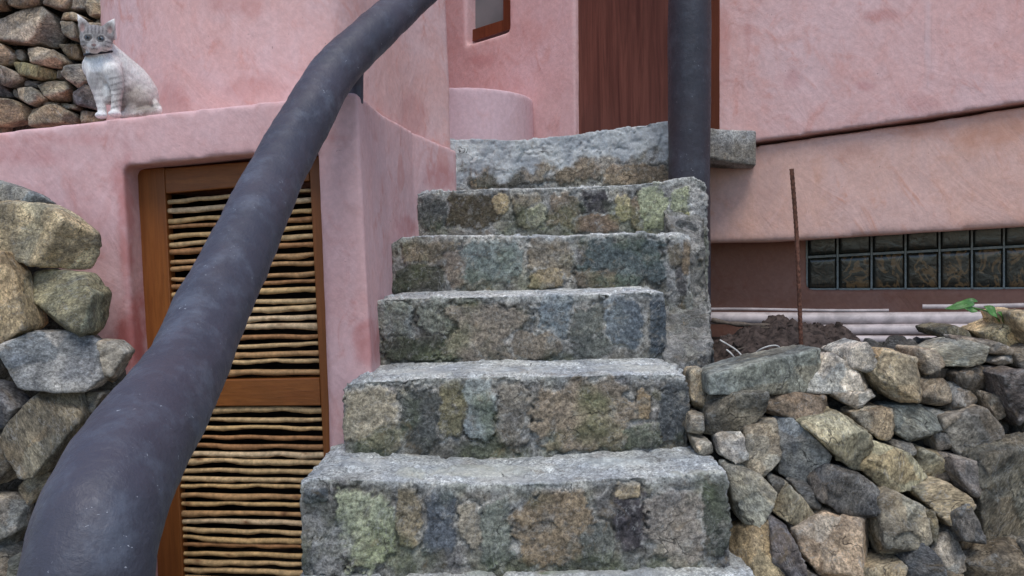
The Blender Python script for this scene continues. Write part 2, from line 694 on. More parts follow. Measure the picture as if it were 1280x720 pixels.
# back wall left of the entrance, with the window opening
A2 = np.array([-.348, 4.2, 0])
B2 = np.array([.317, 3.6, 0])
u2 = (B2 - A2) / np.linalg.norm(B2 - A2)
n2 = np.array([-u2[1], u2[0], 0])           # points away from the camera
if n2[1] < 0:
    n2 = -n2


def B(px, py, off=0.0):
    return WP(px, py, A2 + n2 * off, n2)


def quad(pts, vec, f):
    return [f(*p) for p in pts]


ws = Solid()
th = n2 * .22
ws.prism([B(500, 200), B(582, 200), B(582, -420), B(500, -420)], th)
ws.prism([B(577, 210), B(640, 210), B(640, 37.5), B(577, 58)], th)
ws.prism([B(637, 210), B(719.5, 210), B(716, -420), B(637, -420)], th)
ws.prism([B(577, -110), B(640, -135), B(640, -420), B(577, -420)], th)
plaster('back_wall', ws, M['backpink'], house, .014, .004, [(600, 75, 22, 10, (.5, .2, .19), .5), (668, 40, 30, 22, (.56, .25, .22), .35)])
win = link('window', *[(Solid().prism([B(581, 54, .05), B(590, 51.5, .05), B(590, -106, .05), B(581, -103, .05)], n2 * .05)
                        .prism([B(629, 39, .05), B(638, 36, .05), B(638, -128, .05), B(629, -125, .05)], n2 * .05)
                        .prism([B(590.3, 51.5, .052), B(628.7, 39.2, .052), B(628.7, 25, .052), B(590.3, 37.2, .052)], n2 * .046)
                        .prism([B(590.3, -106, .052), B(628.7, -125, .052), B(628.7, -110, .052), B(590.3, -92, .052)], n2 * .046)).__dict__[k] for k in ('V', 'Fc')],
           M['winwood'], house, smooth=False)
Solid().prism([B(588, 39, .075), B(631, 25, .075), B(631, -113, .075), B(588, -96, .075)], n2 * .006).raw('pane', M['pane'], win)
# round low parapet on the landing
c = np.array([-.255, 3.78])
ring = [(c[0] + .385 * math.cos(a), c[1] + .385 * math.sin(a), 1.45) for a in np.linspace(0, 2 * math.pi, 56, endpoint=False)]
ptop = W(600, 108, 3.4)[2]
plaster('round_parapet', Solid().prism(ring, (0, 0, ptop - 1.45)), M['pale'], house, .012, .002)
# entrance door
A3 = np.array([.317, 3.6, 0])
B3 = np.array([.83, 3.06, 0])
u3 = (B3 - A3) / np.linalg.norm(B3 - A3)
n3 = np.array([-u3[1], u3[0], 0])
if n3[1] < 0:
    n3 = -n3


def D(px, py, off=0.0):
    return WP(px, py, A3 + n3 * off, n3)


dr = link('entrance_door', *[(Solid().prism([D(721.5, 200, .03), D(840, 200, .03), D(840, -440, .03), D(718, -440, .03)], n3 * .05)
                              .prism([D(840.6, 200, .03), D(868, 200, .03), D(868, -440, .03), D(840.6, -440, .03)], n3 * .05)).__dict__[k] for k in ('V', 'Fc')], M['darkwood'], house, smooth=False)
tag(dr, 'dark red-brown hardwood entrance door', None)
Solid().prism([D(870, 200, .0), D(899, 200, .0), D(898, -440, .0), D(870, -440, .0)], n3 * .09).raw('door_frame', M['winwood'], house)
# right wall
A4 = np.array([.827, 3.05, 0])
B4 = np.array([1.80, 2.62, 0])
u4 = (B4 - A4) / np.linalg.norm(B4 - A4)
n4 = np.array([-u4[1], u4[0], 0])
if n4[1] < 0:
    n4 = -n4


def RW(px, py, off=0.0):
    return WP(px, py, A4 + n4 * off, n4)


up = [RW(896, 190), RW(945, 177), RW(985, 171.5), RW(1030, 165), RW(1090, 156.5), RW(1160, 146.5), RW(1220, 137), RW(1280, 127.5), RW(1460, 97), RW(1460, -360), RW(888, -440)]
plaster('upper_wall', Solid().prism(up, n4 * .3), M['pink'], house, .0095, .004,
        [(905, 60, 10, 60, (.58, .25, .21), .5), (935, 40, 8, 30, (.5, .2, .18), .4), (990, 100, 18, 16, (.5, .21, .2), .5), (1100, 20, 30, 10, (.5, .22, .2), .45), (1150, 130, 30, 20, (.54, .24, .22), .4), (1080, 108, 16, 8, (.5, .2, .2), .4), (1160, 60, 4, 90, (.66, .5, .5), .5)], smooth=2)
bd = [RW(840, 198, .035), RW(945, 182.0, .035), RW(1030, 169.5, .035), RW(1160, 151.5, .035), RW(1280, 132.5, .035), RW(1460, 101.5, .035), RW(1460, 268, .035), RW(1280, 283, .035), RW(1180, 289, .035), RW(1099, 294, .035), RW(1005, 300, .035), RW(958, 303, .035), RW(886, 304, .035), RW(840, 305, .035)]
plaster('band_wall', Solid().prism(bd, n4 * .28), M['peach'], house, .014, .004,
        [(1240, 160, 60, 40, (.55, .25, .15), .55), (1150, 160, 70, 14, (.55, .24, .15), .45), (1060, 190, 30, 14, (.48, .22, .15), .4), (960, 235, 25, 50, (.50, .33, .30), .5)], smooth=5)
OFF = .225
bs = Solid()
bs.prism([RW(840, 250, OFF), RW(1006, 250, OFF), RW(1009, 470, OFF), RW(840, 470, OFF)], n4 * .14)
bs.prism([RW(1000, 363, OFF), RW(1470, 360, OFF), RW(1470, 470, OFF), RW(1000, 470, OFF)], n4 * .14)
bs.prism([RW(1425, 250, OFF), RW(1470, 250, OFF), RW(1470, 400, OFF), RW(1425, 400, OFF)], n4 * .14)
plaster('base_wall', bs, M['terra'], house, .013, .003)
# glass-block window
gx = [1008.5, 1047, 1089.5, 1132, 1174.5, 1215, 1255, 1296, 1337, 1380, 1424]


def gy(x, k):   # pixel rows of the three joints
    t = (x - 1008) / 272
    return (280.5 - 13.5 * t, 321.6 - 14.0 * t, 362 - 1.4 * t)[k]


gw = thing('glass_block_window', RW(1008, 362, OFF), 'x', 'x')
del gw['label'], gw['category']
gw.parent = house
gw.location = tuple(RW(1008, 362, OFF) - ROOTLOC[house])
jt = Solid()
for x in gx:
    jt.prism([RW(x - 1.2, gy(x, 2), OFF + .022), RW(x + 1.2, gy(x, 2), OFF + .022), RW(x + 1.2, gy(x, 0), OFF + .022), RW(x - 1.2, gy(x, 0), OFF + .022)], n4 * .05)
for k in (1, 2):
    for a, b in zip(gx[:-1], gx[1:]):
        jt.prism([RW(a + 1.7, gy(a, k) + 1.4, OFF + .022), RW(b - 1.7, gy(b, k) + 1.4, OFF + .022), RW(b - 1.7, gy(b, k) - 1.5, OFF + .022), RW(a + 1.7, gy(a, k) - 1.5, OFF + .022)], n4 * .05)
jt.raw('joint', M['joint'], gw)
Solid().prism([RW(1000, 370, OFF + .125), RW(1430, 370, OFF + .125), RW(1430, 250, OFF + .125), RW(1000, 250, OFF + .125)], n4 * .012).raw('backing', M['dark'], gw)
for i, (a, b) in enumerate(zip(gx[:-1], gx[1:])):
    for k in (0, 1):
        n = 14
        V, Fc = [], []
        for r in range(n + 1):
            for q in range(n + 1):
                s_, t_ = q / n, r / n
                x = a + 1.8 + (b - a - 3.6) * s_
                y0 = gy(x, k) + 1.6
                y1 = gy(x, k + 1) - 1.6
                e = max(abs(2 * s_ - 1), abs(2 * t_ - 1))
                V.append(RW(x, y0 + (y1 - y0) * t_, OFF + .03 - .005 * (1 - e ** 12)))
        for r in range(n):
            for q in range(n):
                Fc.append((r * (n + 1) + q, r * (n + 1) + q + 1, (r + 1) * (n + 1) + q + 1, (r + 1) * (n + 1) + q))
        nb = len(V)
        V += [np.array(v) + n4 * .07 for v in (V[0], V[n], V[-1], V[n * (n + 1)])]
        edge_t = list(range(n + 1))
        edge_r = [r * (n + 1) + n for r in range(n + 1)]
        edge_b = [n * (n + 1) + q for q in range(n, -1, -1)]
        edge_l = [r * (n + 1) for r in range(n, -1, -1)]
        Fc += [tuple(edge_t[::-1]) + (nb, nb + 1), tuple(edge_r[::-1]) + (nb + 1, nb + 2), tuple(edge_b[::-1]) + (nb + 2, nb + 3), tuple(edge_l[::-1]) + (nb + 3, nb), (nb + 3, nb + 2, nb + 1, nb)]
        amt = (.95 if k and i > 0 else .12)
        st = np.tile(np.array([[0, 0, 0, amt]]), (len(V), 1))
        tt = np.concatenate([np.array([abs(2 * q / n - 1.1) for r in range(n + 1) for q in range(n + 1)]), np.ones(4)])
        st[:, 3] *= sst(1.0, .55, tt)
        link('glass_block', V, Fc, M['glassblock'], gw, stain=st)

# ================================================================== TERRACE WALL with the louvred door
tw = thing('terrace_wall', (-1.0, 2.05, 0), 'mauve-pink terrace wall with a ledge on top and a stick-louvred wooden door set in it', 'wall')


def YL(px):
    return 1.975 + max(0.0, 448 - px) * .00024


def LW(px, py, off=0.0):
    return W(px, py, YL(px) + off)


front = [LW(-420, 210), LW(0, 165), LW(120, 151), LW(200, 141), LW(355, 124.5), LW(437, 114.5), LW(446, 115.5), LW(452, 240), LW(463, 440), LW(480, 850),
         LW(432, 850), LW(419, 560), LW(404.5, 186), LW(300, 193), LW(153, 208), LW(166, 440), LW(186, 850), LW(-420, 850)]
ts = Solid().prism(front, (0, .17, 0))
# ledge slab
lt = [LW(-420, 210, .05), LW(0, 165.5, .05), LW(200, 141.5, .05), LW(440, 115.5, .05)]
zz = [p[2] for p in lt]
ts.add([(p[0], p[1], z) for p, z in zip(lt, zz)] + [(p[0], 3.15, z) for p, z in zip(lt, zz)] + [(p[0], p[1], z - .09) for p, z in zip(lt, zz)] + [(p[0], 3.15, z - .09) for p, z in zip(lt, zz)],
       [(0, 1, 5, 4), (1, 2, 6, 5), (2, 3, 7, 6), (8, 12, 13, 9), (9, 13, 14, 10), (10, 14, 15, 11), (0, 8, 9, 1), (1, 9, 10, 2), (2, 10, 11, 3), (4, 5, 13, 12), (5, 6, 14, 13), (6, 7, 15, 14), (0, 4, 12, 8), (3, 11, 15, 7)])
# wing wall running back along the steps
wing = [(447, 114.5, 1.98), (466, 126, 2.12), (488, 143, 2.37), (521, 164, 2.66), (573, 187, 2.945), (576, 188.5, 3.02)]
face = []
for px, py, Y in wing:
    face.append(W(px, py, Y))
fx = [(-.408, 1.985), (-.396, 2.12), (-.388, 2.37), (-.340, 2.66), (-.212, 2.945), (-.200, 3.04)]
bot, top = [], []
for (x, y), f in zip(fx, face):
    top.append((x, y, f[2]))
    bot.append((x, y, 0.0))
tin = [(x - .10, y + .01, z) for x, y, z in top]
bin_ = [(x - .10, y + .01, 0) for x, y, z in bot]
n = len(top)
Vw = top + tin + bot + bin_
Fw = []
for i in range(n - 1):
    Fw += [(i, i + 1, n + i + 1, n + i), (2 * n + i, 3 * n + i, 3 * n + i + 1, 2 * n + i + 1), (i, 2 * n + i, 2 * n + i + 1, i + 1), (n + i, n + i + 1, 3 * n + i + 1, 3 * n + i)]
Fw += [(0, n, 3 * n, 2 * n), (n - 1, 3 * n - 1, 4 * n - 1, 2 * n - 1)]
ts.add(Vw, Fw)
plaster('wall', ts, M['mauve'], tw, .0088, .0035,
        [(158, 300, 10, 160, (.47, .16, .15), .6), (165, 420, 26, 75, RED, .9), (195, 470, 20, 70, RED, .6), (40, 195, 60, 20, (.48, .19, .18), .4), (460, 430, 22, 38, RED, .6), (505, 285, 18, 18, (.48, .17, .16), .55), (548, 222, 26, 22, (.48, .19, .18), .55),
         (75, 175, 90, 10, (.5, .2, .18), .35), (150, 220, 14, 22, (.47, .17, .16), .5)], smooth=2)
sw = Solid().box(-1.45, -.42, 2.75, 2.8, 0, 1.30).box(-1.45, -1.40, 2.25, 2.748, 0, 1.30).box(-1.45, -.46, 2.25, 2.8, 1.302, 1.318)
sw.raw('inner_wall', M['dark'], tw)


def DW(px, py, off=0.0):
    return W(px, py, YL(px) + .085 + off)


door = thing('louvred_door', DW(300, 760), 'x', 'x')
del door['label'], door['category']
door.parent = tw
door.location = tuple(DW(300, 760) - ROOTLOC[tw])


def strip(name, pts, mat, off=0.0, t=.042):
    return Solid().prism([DW(*p, off) for p in pts], (0, t, 0)).raw(name, mat, door, bevel=.003)


strip('stile', [(168, 212), (205, 209), (232, 790), (199, 790)], M['doorwood'])
strip('stile', [(386, 195.5), (404.5, 194), (434, 790), (415, 790)], M['doorwood'])
strip('rail', [(205.3, 210.5), (385.7, 195.8), (387, 226), (206.8, 242)], M['railwood'], .002)
strip('rail', [(217.7, 476), (399.3, 472.5), (401, 507), (219.2, 508.5)], M['railwood'], .002)
strip('rail', [(231, 758), (413.2, 766), (414.6, 790), (232.2, 790)], M['railwood'], .002)


def sticks(rows, xl, xr):
    S = Solid()
    cols = []
    for k, (yl, yr) in enumerate(rows):
        pts, rad = [], []
        r0 = random.uniform(.0060, .0094)
        ph = random.uniform(0, 100)
        bend = random.uniform(-2.2, 2.2)
        x0, x1 = xl(yl) - 4, xr(yr) + 4
        for i in range(25):
            t = i / 24
            q = np.array([[t * 5.0, ph, k * .37]])
            w = float(pn(q)[0])
            w2 = float(pn(q * 3.1)[0])
            pts.append(DW(x0 + (x1 - x0) * t, yl + (yr - yl) * t + bend * math.sin(math.pi * t) + 2.2 * w + .5 * w2, .018 + .004 * w2))
            rad.append(r0 * (1 + .28 * w + .22 * w2) * (.92 + .16 * (t if k % 2 else 1 - t)))
        nv = len(S.V)
        S.tube(pts, rad, 9)
        c0 = np.array(random.choice([(.50, .345, .18), (.46, .31, .155), (.49, .32, .145), (.38, .22, .10), (.31, .155, .065), (.53, .385, .23)]))
        P = np.array(S.V[nv:])
        v = fbm(P, 30, 3)[:, None]
        cc = c0 * (1 + .4 * v)
        kn = sst(.36, .52, fbm(P, 42, 2, off=ph))[:, None]
        cc = cc * (1 - kn) + kn * np.array([.17, .075, .03])
        cols.append(np.clip(cc, .01, 1))
    return S, np.vstack(cols)


ru = [140, 168, 198, 222, 248, 277, 303, 332, 357, 387, 410, 438, 470, 492, 520, 545, 577, 600, 626, 650, 685]
rows = [(180 + (r + 35 * (685 - r) / 545) / 2.4 + 1.0 + random.uniform(-1.2, 1.2), 180 + r / 2.4) for r in ru]
S, c_ = sticks(rows, lambda y: 205 + (y - 240) * .048, lambda y: 387 + (y - 226) * .048)
S.raw('stick_louvre', M['stick'], door, smooth=True, col=c_)
rl = [145, 180, 208, 240, 266, 297, 322, 357, 382, 408, 443, 468, 500, 530, 557, 585, 612, 642, 670, 697, 724, 752, 780, 806]
rows = [(460 + v / 2.77, 460 + v / 2.77 + (v - 140) * .011) for v in rl]
S, c_ = sticks(rows, lambda y: 219 + (y - 508) * .048, lambda y: 401 + (y - 508) * .048)
S.raw('stick_louvre', M['stick'], door, smooth=True, col=c_)

# ================================================================== STAIRCASE
stair = thing('stone_staircase', (0, 1.5, 0), 'rough mortared stone steps climbing between the pink walls to the entrance landing', 'staircase')
YS = [1.40, 1.65, 1.862, 2.12, 2.39, 2.68, 2.97]
MOSS = np.array([.075, .095, .04])


def step(Yf, Yb, ptsT, zbot, stones, seed, pale=.0, tread_pale=.5, xlr=None, patches=(), moss=.4, cap=0.):
    """ptsT: top front edge as pixels left to right; the tread runs level back to Yb"""
    tp = [W(px, py, Yf) for px, py in ptsT]
    S = Solid()
    if xlr:
        tp[0][0] = xlr[0]
        tp[-1][0] = xlr[1]
    nP = len(tp)
    V = [(p[0], Yf, p[2]) for p in tp] + [(p[0], Yb, p[2] + .004) for p in tp] + [(p[0], Yf - .006, zbot) for p in tp] + [(p[0], Yb, zbot) for p in tp]
    Fc = []
    for i in range(nP - 1):
        Fc += [(i, i + 1, nP + i + 1, nP + i), (2 * nP + i, 3 * nP + i, 3 * nP + i + 1, 2 * nP + i + 1), (i, 2 * nP + i, 2 * nP + i + 1, i + 1), (nP + i, nP + i + 1, 3 * nP + i + 1, 3 * nP + i)]
    Fc += [(0, nP, 3 * nP, 2 * nP), (nP - 1, 3 * nP - 1, 4 * nP - 1, 2 * nP - 1)]
    S.add(V, Fc)
    P, Fa, N = S.voxel(.0038 if seed in (2, 3, 4) else .0046, 4)
    x, z = P[:, 0], P[:, 2]
    off = seed * 3.7
    frontness = sst(.15, .6, -N[:, 1])
    topness = sst(.35, .85, N[:, 2])
    side = sst(.5, .9, np.abs(N[:, 0]))
    w1 = fbm(P, 14, 4, off=off)
    w2 = fbm(P, 14, 4, off=off + 40)
    big = fbm(P, 5, 4, off=off + 9)
    # mortar colour
    m1 = sst(-.4, .4, .5 * fbm(P, 8, 4, .6, off=off + 70) + .7 * fbm(P, 60, 3, .7, off=off))[:, None]
    C = (1 - m1) * np.array([.135, .125, .105]) + m1 * np.array([.28, .27, .25])
    C = C * (1 - pale * sst(-.2, .3, w1)[:, None]) + pale * sst(-.2, .3, w1)[:, None] * np.array([.43, .44, .43])
    # minor cobbles in the mortar
    Q = P + .012 * np.stack([w1, w2, big], 1)
    f1, f2, cid = worley(Q, 17)
    cc = _rnd[cid]
    tint = np.stack([.10 + .22 * cc[:, 0], .10 + .20 * cc[:, 0], .085 + .17 * cc[:, 0] + .05 * (cc[:, 1] - .4)], 1)
    mk = (sst(.05, .20, f2 - f1) * (cc[:, 3] > .52))[:, None] * .75
    C = C * (1 - mk) + tint * mk
    disp = .004 * mk[:, 0] - .002
    alp = np.ones(len(P))
    # traced stones
    for (cx, cy, sw_, sh_, colr) in stones:
        p = W(cx, cy, Yf)
        hw, hh = sw_ * Yf / F / 2, sh_ * Yf / F / 2
        sel = np.where((np.abs(x - p[0]) < hw * 1.7) & (np.abs(z - p[2]) < hh * 1.7) & (P[:, 1] < Yf + .12))[0]
        if not len(sel):
            continue
        Pl, a1, a2 = P[sel], w1[sel], w2[sel]
        dx, dz = (x[sel] - p[0]) / hw, (z[sel] - p[2]) / hh
        d = (np.abs(dx + .55 * a1) ** 3.5 + np.abs(dz + .55 * a2) ** 3.5) ** (1 / 3.5) + .25 * big[sel] + .42 * fbm(Pl, 36, 4, .65, off=cx)
        k = sst(1.0, .93, d) * sst(-.1, .4, -N[sel, 1] + .4 * N[sel, 2])
        ks = k * (1 - .55 * sst(.12, .24, fbm(Pl, 30, 5, .7, off=cx + 5)))
        tilt = .005 * (dx * math.sin(cx) + dz * math.cos(cy))
        disp[sel] = disp[sel] * (1 - k) + k * (.0028 + .5 * tilt + .003 * fbm(Pl, 26, 3, ridged=True, off=cx)) - .0060 * sst(.90, 1.02, d) * sst(1.2, 1.06, d) * frontness[sel] * sst(-.2, .2, a1)
        v = (1.02 + .30 * fbm(Pl, 26, 3, .6, off=cy) + .45 * fbm(Pl, 85, 3, .7, off=cy))[:, None]
        gry = float(np.mean(colr))
        colr = np.array(colr) * .86 + .14 * gry * np.array([1.08, 1.0, .88])
        C[sel] = C[sel] * (1 - ks[:, None]) + ks[:, None] * colr * v
        ed = (.7 * sst(.17, .03, np.abs(d - 1.07)) * sst(-.12, .15, fbm(Pl, 18, 3, off=cx)) * frontness[sel] * (z[sel] > p[2] - hh * 1.5))[:, None]
        C[sel] = C[sel] * (1 - ed) + ed * (np.array([.075, .07, .06]) if int(cx) % 2 else np.array([.37, .365, .345]))
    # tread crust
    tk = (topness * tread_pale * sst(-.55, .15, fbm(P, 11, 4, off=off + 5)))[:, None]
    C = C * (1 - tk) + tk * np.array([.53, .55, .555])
    for (cx, cy, sw_, sh_, colr) in patches:
        ppx, ppy = proj(P)
        d = np.sqrt(((ppx - cx) / sw_ * 2 + .25 * w1) ** 2 + ((ppy - cy) / sh_ * 2 + .25 * w2) ** 2) + .25 * big
        k = (sst(1.1, .8, d) * topness)[:, None]
        C = C * (1 - k) + k * np.array(colr) * (1 + .25 * w2[:, None])
        disp = disp + .002 * k[:, 0]
        alp = alp * (1 - .5 * k[:, 0])
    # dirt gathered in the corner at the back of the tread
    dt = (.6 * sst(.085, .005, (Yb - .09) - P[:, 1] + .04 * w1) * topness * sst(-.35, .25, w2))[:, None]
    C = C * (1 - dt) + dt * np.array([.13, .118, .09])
    # pale lime rim along the nosing
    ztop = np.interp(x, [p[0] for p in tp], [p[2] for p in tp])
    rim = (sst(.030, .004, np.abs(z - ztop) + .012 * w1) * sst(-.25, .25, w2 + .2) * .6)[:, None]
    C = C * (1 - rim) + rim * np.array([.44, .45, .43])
    # moss low on the riser and in scattered patches
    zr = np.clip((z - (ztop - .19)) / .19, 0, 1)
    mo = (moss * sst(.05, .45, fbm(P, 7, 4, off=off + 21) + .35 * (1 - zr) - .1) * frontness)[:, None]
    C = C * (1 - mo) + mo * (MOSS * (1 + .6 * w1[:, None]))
    low_dark = (.45 * sst(.35, .0, zr) * frontness * sst(-.4, .2, big))[:, None]  # riser colour darkens towards its foot, in broad patches
    C = C * (1 - .6 * low_dark)
    if cap:
        kc = (sst(.22, .45, zr + .55 * w1 + .25 * w2) * cap)[:, None]
        alp = alp * (1 - .72 * kc[:, 0])
        C = C * (1 - kc) + kc * np.array([.43, .46, .475]) * (1 + .18 * big[:, None] + .2 * w2[:, None])
    chips = sst(.18, .42, fbm(P, 16, 3, off=off + 33)) * sst(.05, .0, np.abs(z - ztop))
    wv = P + .008 * w1[:, None]
    fr = .12 + .88 * frontness
    disp = disp + (.0035 - .001 * topness) * fbm(P, 9, 3, off=off) + fr * (facet(wv, 17, .075, .035, off) + facet(wv, 52, .14, .06, off)) + (.0026 - .0016 * topness) * fbm(P, 60, 3, .6, off=off) + .0016 * fbm(P, 120, 2, off=off) - .010 * chips
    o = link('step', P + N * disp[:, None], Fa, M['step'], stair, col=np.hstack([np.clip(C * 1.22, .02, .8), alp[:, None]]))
    return o


step(YS[0], 1.75, [(350, 790), (520, 788), (660, 785), (800, 782), (965, 778)], .12, [], 1, tread_pale=.9, patches=[(790, 716, 150, 8, (.42, .43, .42)), (600, 716, 40, 8, (.09, .13, .05)), (700, 716, 60, 6, (.09, .13, .05))], xlr=(-.50, .52))
step(YS[1], 1.95, [(374, 604), (396, 598), (480, 600), (560, 604), (640, 606), (700, 602), (770, 597), (850, 594), (890, 591), (911, 592)], .02, [
    (457, 664, 74, 96, (.36, .38, .25)), (394, 620, 42, 20, (.075, .085, .095)), (510, 640, 30, 84, (.27, .22, .14)), (552, 645, 48, 84, (.10, .115, .135)),
    (588, 655, 30, 70, (.26, .23, .18)), (620, 665, 45, 85, (.16, .175, .15)), (692, 660, 98, 104, (.26, .195, .125)), (789, 645, 44, 76, (.062, .055, .06)), (786, 613, 34, 22, (.36, .28, .17)),
    (745, 680, 40, 50, (.13, .135, .12)), (848, 660, 74, 96, (.24, .21, .18)), (894, 645, 34, 112, (.075, .082, .068)), (412, 690, 50, 60, (.30, .29, .28))], 2, tread_pale=.85,
    patches=[(515, 591, 40, 14, (.40, .40, .33)), (600, 588, 130, 16, (.44, .44, .38)), (770, 578, 90, 12, (.40, .43, .43)), (640, 600, 120, 8, (.38, .38, .36)), (870, 592, 70, 8, (.36, .36, .30)), (455, 578, 60, 12, (.45, .46, .46))], moss=.55)
step(YS[2], 2.20, [(428, 487), (440, 478), (500, 474), (600, 470), (700, 470), (780, 468), (845, 467), (859, 470)], .10, [
    (468, 521, 74, 86, (.36, .31, .225)), (524, 521, 52, 84, (.085, .09, .085)), (566, 515, 34, 76, (.19, .17, .10)), (599, 513, 38, 80, (.27, .30, .30)), (643, 520, 48, 84, (.20, .18, .15)),
    (732, 520, 124, 88, (.245, .195, .14)), (805, 505, 16, 40, (.30, .22, .13)), (806, 545, 60, 34, (.13, .14, .105)), (843, 515, 36, 90, (.07, .078, .085))], 3, tread_pale=.9,
    patches=[(520, 465, 120, 9, (.44, .45, .44)), (640, 463, 130, 8, (.42, .43, .42)), (790, 460, 110, 9, (.42, .42, .38))], moss=.6)
step(YS[3], 2.47, [(466, 378), (485, 373), (560, 371), (640, 370), (730, 368), (800, 365), (831, 366)], .20, [
    (492, 402, 48, 56, (.25, .26, .25)), (545, 395, 44, 44, (.20, .21, .17)), (527, 436, 110, 30, (.075, .075, .06)), (615, 415, 110, 76, (.225, .19, .15)), (690, 395, 52, 60, (.15, .18, .20)),
    (738, 415, 52, 68, (.12, .128, .115)), (778, 402, 46, 62, (.135, .16, .18)), (822, 405, 24, 82, (.06, .075, .09)), (668, 432, 60, 36, (.19, .16, .125))], 4, tread_pale=.9, moss=.45)
step(YS[4], 2.76, [(488, 304), (500, 297), (560, 294), (640, 295), (700, 296), (730, 293), (790, 291), (830, 293), (850, 292), (864, 296)], .30, [
    (538, 318, 76, 44, (.20, .165, .115)), (520, 348, 66, 34, (.085, .085, .065)), (580, 340, 50, 44, (.23, .19, .15)), (618, 326, 74, 58, (.17, .205, .20)), (690, 325, 56, 58, (.235, .20, .15)), (684, 349, 42, 26, (.30, .235, .14)),
    (775, 328, 112, 66, (.085, .108, .11)), (745, 350, 50, 28, (.14, .115, .09)), (848, 372, 32, 165, (.31, .305, .29)), (851, 345, 12, 60, (.09, .085, .085)), (853, 400, 14, 50, (.17, .13, .09)), (848, 440, 14, 40, (.10, .10, .105)), (843, 318, 16, 28, (.14, .12, .09)), (858, 320, 10, 40, (.20, .15, .10)), (840, 410, 14, 34, (.16, .15, .13))], 5, tread_pale=.9, pale=.2, moss=.4)
step(YS[5], 3.05, [(519, 243), (535, 239), (600, 236), (690, 235), (760, 232), (830, 227), (850, 222), (866, 220), (882, 228), (885, 236)], .30, [
    (540, 263, 34, 46, (.085, .09, .085)), (590, 264, 66, 44, (.085, .07, .045)), (627, 255, 22, 24, (.33, .26, .15)), (659, 266, 34, 50, (.19, .165, .12)), (672, 272, 26, 28, (.34, .33, .24)),
    (706, 263, 42, 46, (.20, .16, .12)), (746, 257, 36, 42, (.055, .052, .058)), (748, 280, 60, 22, (.16, .115, .08)), (779, 260, 22, 36, (.36, .31, .17)), (797, 267, 18, 46, (.18, .135, .09)), (816, 262, 36, 52, (.31, .33, .21)), (850, 250, 26, 34, (.28, .30, .19)), (853, 280, 24, 30, (.33, .31, .15)),
    (874, 350, 24, 230, (.33, .325, .31)), (876, 300, 10, 60, (.16, .15, .13)), (876, 370, 10, 70, (.24, .20, .15)), (871, 335, 10, 26, (.12, .11, .10)), (876, 420, 10, 40, (.13, .13, .13))], 6, tread_pale=.8, pale=.35, moss=.5)
step(YS[6], 3.30, [(566, 171), (590, 173), (640, 175), (690, 171), (730, 166), (780, 159), (838, 151), (880, 152)], 1.0, [
    (601, 215, 24, 40, (.32, .22, .12)), (637, 207, 52, 40, (.20, .205, .20)), (628, 224, 70, 20, (.10, .095, .08)), (705, 207, 92, 46, (.20, .16, .12)), (668, 212, 34, 40, (.24, .205, .16)), (770, 205, 46, 34, (.27, .25, .22)), (795, 218, 80, 26, (.24, .185, .13))], 7, tread_pale=.9, pale=.8, moss=.15, cap=.92, xlr=(-.30, .78))
# mortared cheek closing the right side of the flight
ck = Solid()
q0, q1, q2 = W(832, 455, 2.06), W(868, 447, 2.06), W(892, 436, 2.16)
ck.add([(q0[0], 2.06, q0[2]), (q1[0], 2.04, q1[2]), (q2[0], 2.16, q2[2]), (.70, 2.75, q2[2] + .25), (.45, 2.75, q0[2] + .28)] + [(q0[0], 2.06, .0), (q1[0], 2.04, .0), (q2[0], 2.16, .0), (.70, 2.75, 0), (.45, 2.75, .0)],
       [(0, 1, 2, 3, 4), (9, 8, 7, 6, 5), (0, 5, 6, 1), (1, 6, 7, 2), (2, 7, 8, 3), (3, 8, 9, 4), (4, 9, 5, 0)])
v0, v1 = W(850, 312, 2.43), W(884, 304, 2.50)
v2 = W(880, 262, 2.70)
ck.add([(v0[0], 2.43, v0[2]), (v1[0] - .012, 2.49, v1[2] - .01), (v2[0] - .01, 2.72, v2[2]), (v0[0], 2.72, v2[2] + .02)] + [(v0[0], 2.43, 0), (v1[0] - .012, 2.49, 0), (v2[0] - .01, 2.72, 0), (v0[0], 2.72, 0)],
       [(0, 1, 2, 3), (7, 6, 5, 4), (0, 4, 5, 1), (1, 5, 6, 2), (2, 6, 7, 3), (3, 7, 4, 0)])
P, Fa, N = ck.voxel(.0055, 3)
g = sst(-.3, .35, fbm(P, 9, 4))[:, None]
Cc = (1 - g) * np.array([.13, .125, .11]) + g * np.array([.29, .285, .27])
f1, f2, cid = worley(P + .015 * fbm(P, 12, 3)[:, None], 15)
mk = (sst(.06, .2, f2 - f1) * (_rnd[cid, 3] > .45))[:, None] * .85
Cc = Cc * (1 - mk) + mk * (_rnd[cid, :1] * np.array([.16, .15, .12]) + np.array([.06, .065, .065]))
link('cheek', P + N * (.006 * fbm(P, 14, 4) + facet(P, 30, .35, .15))[:, None], Fa, M['step'], stair, col=Cc)
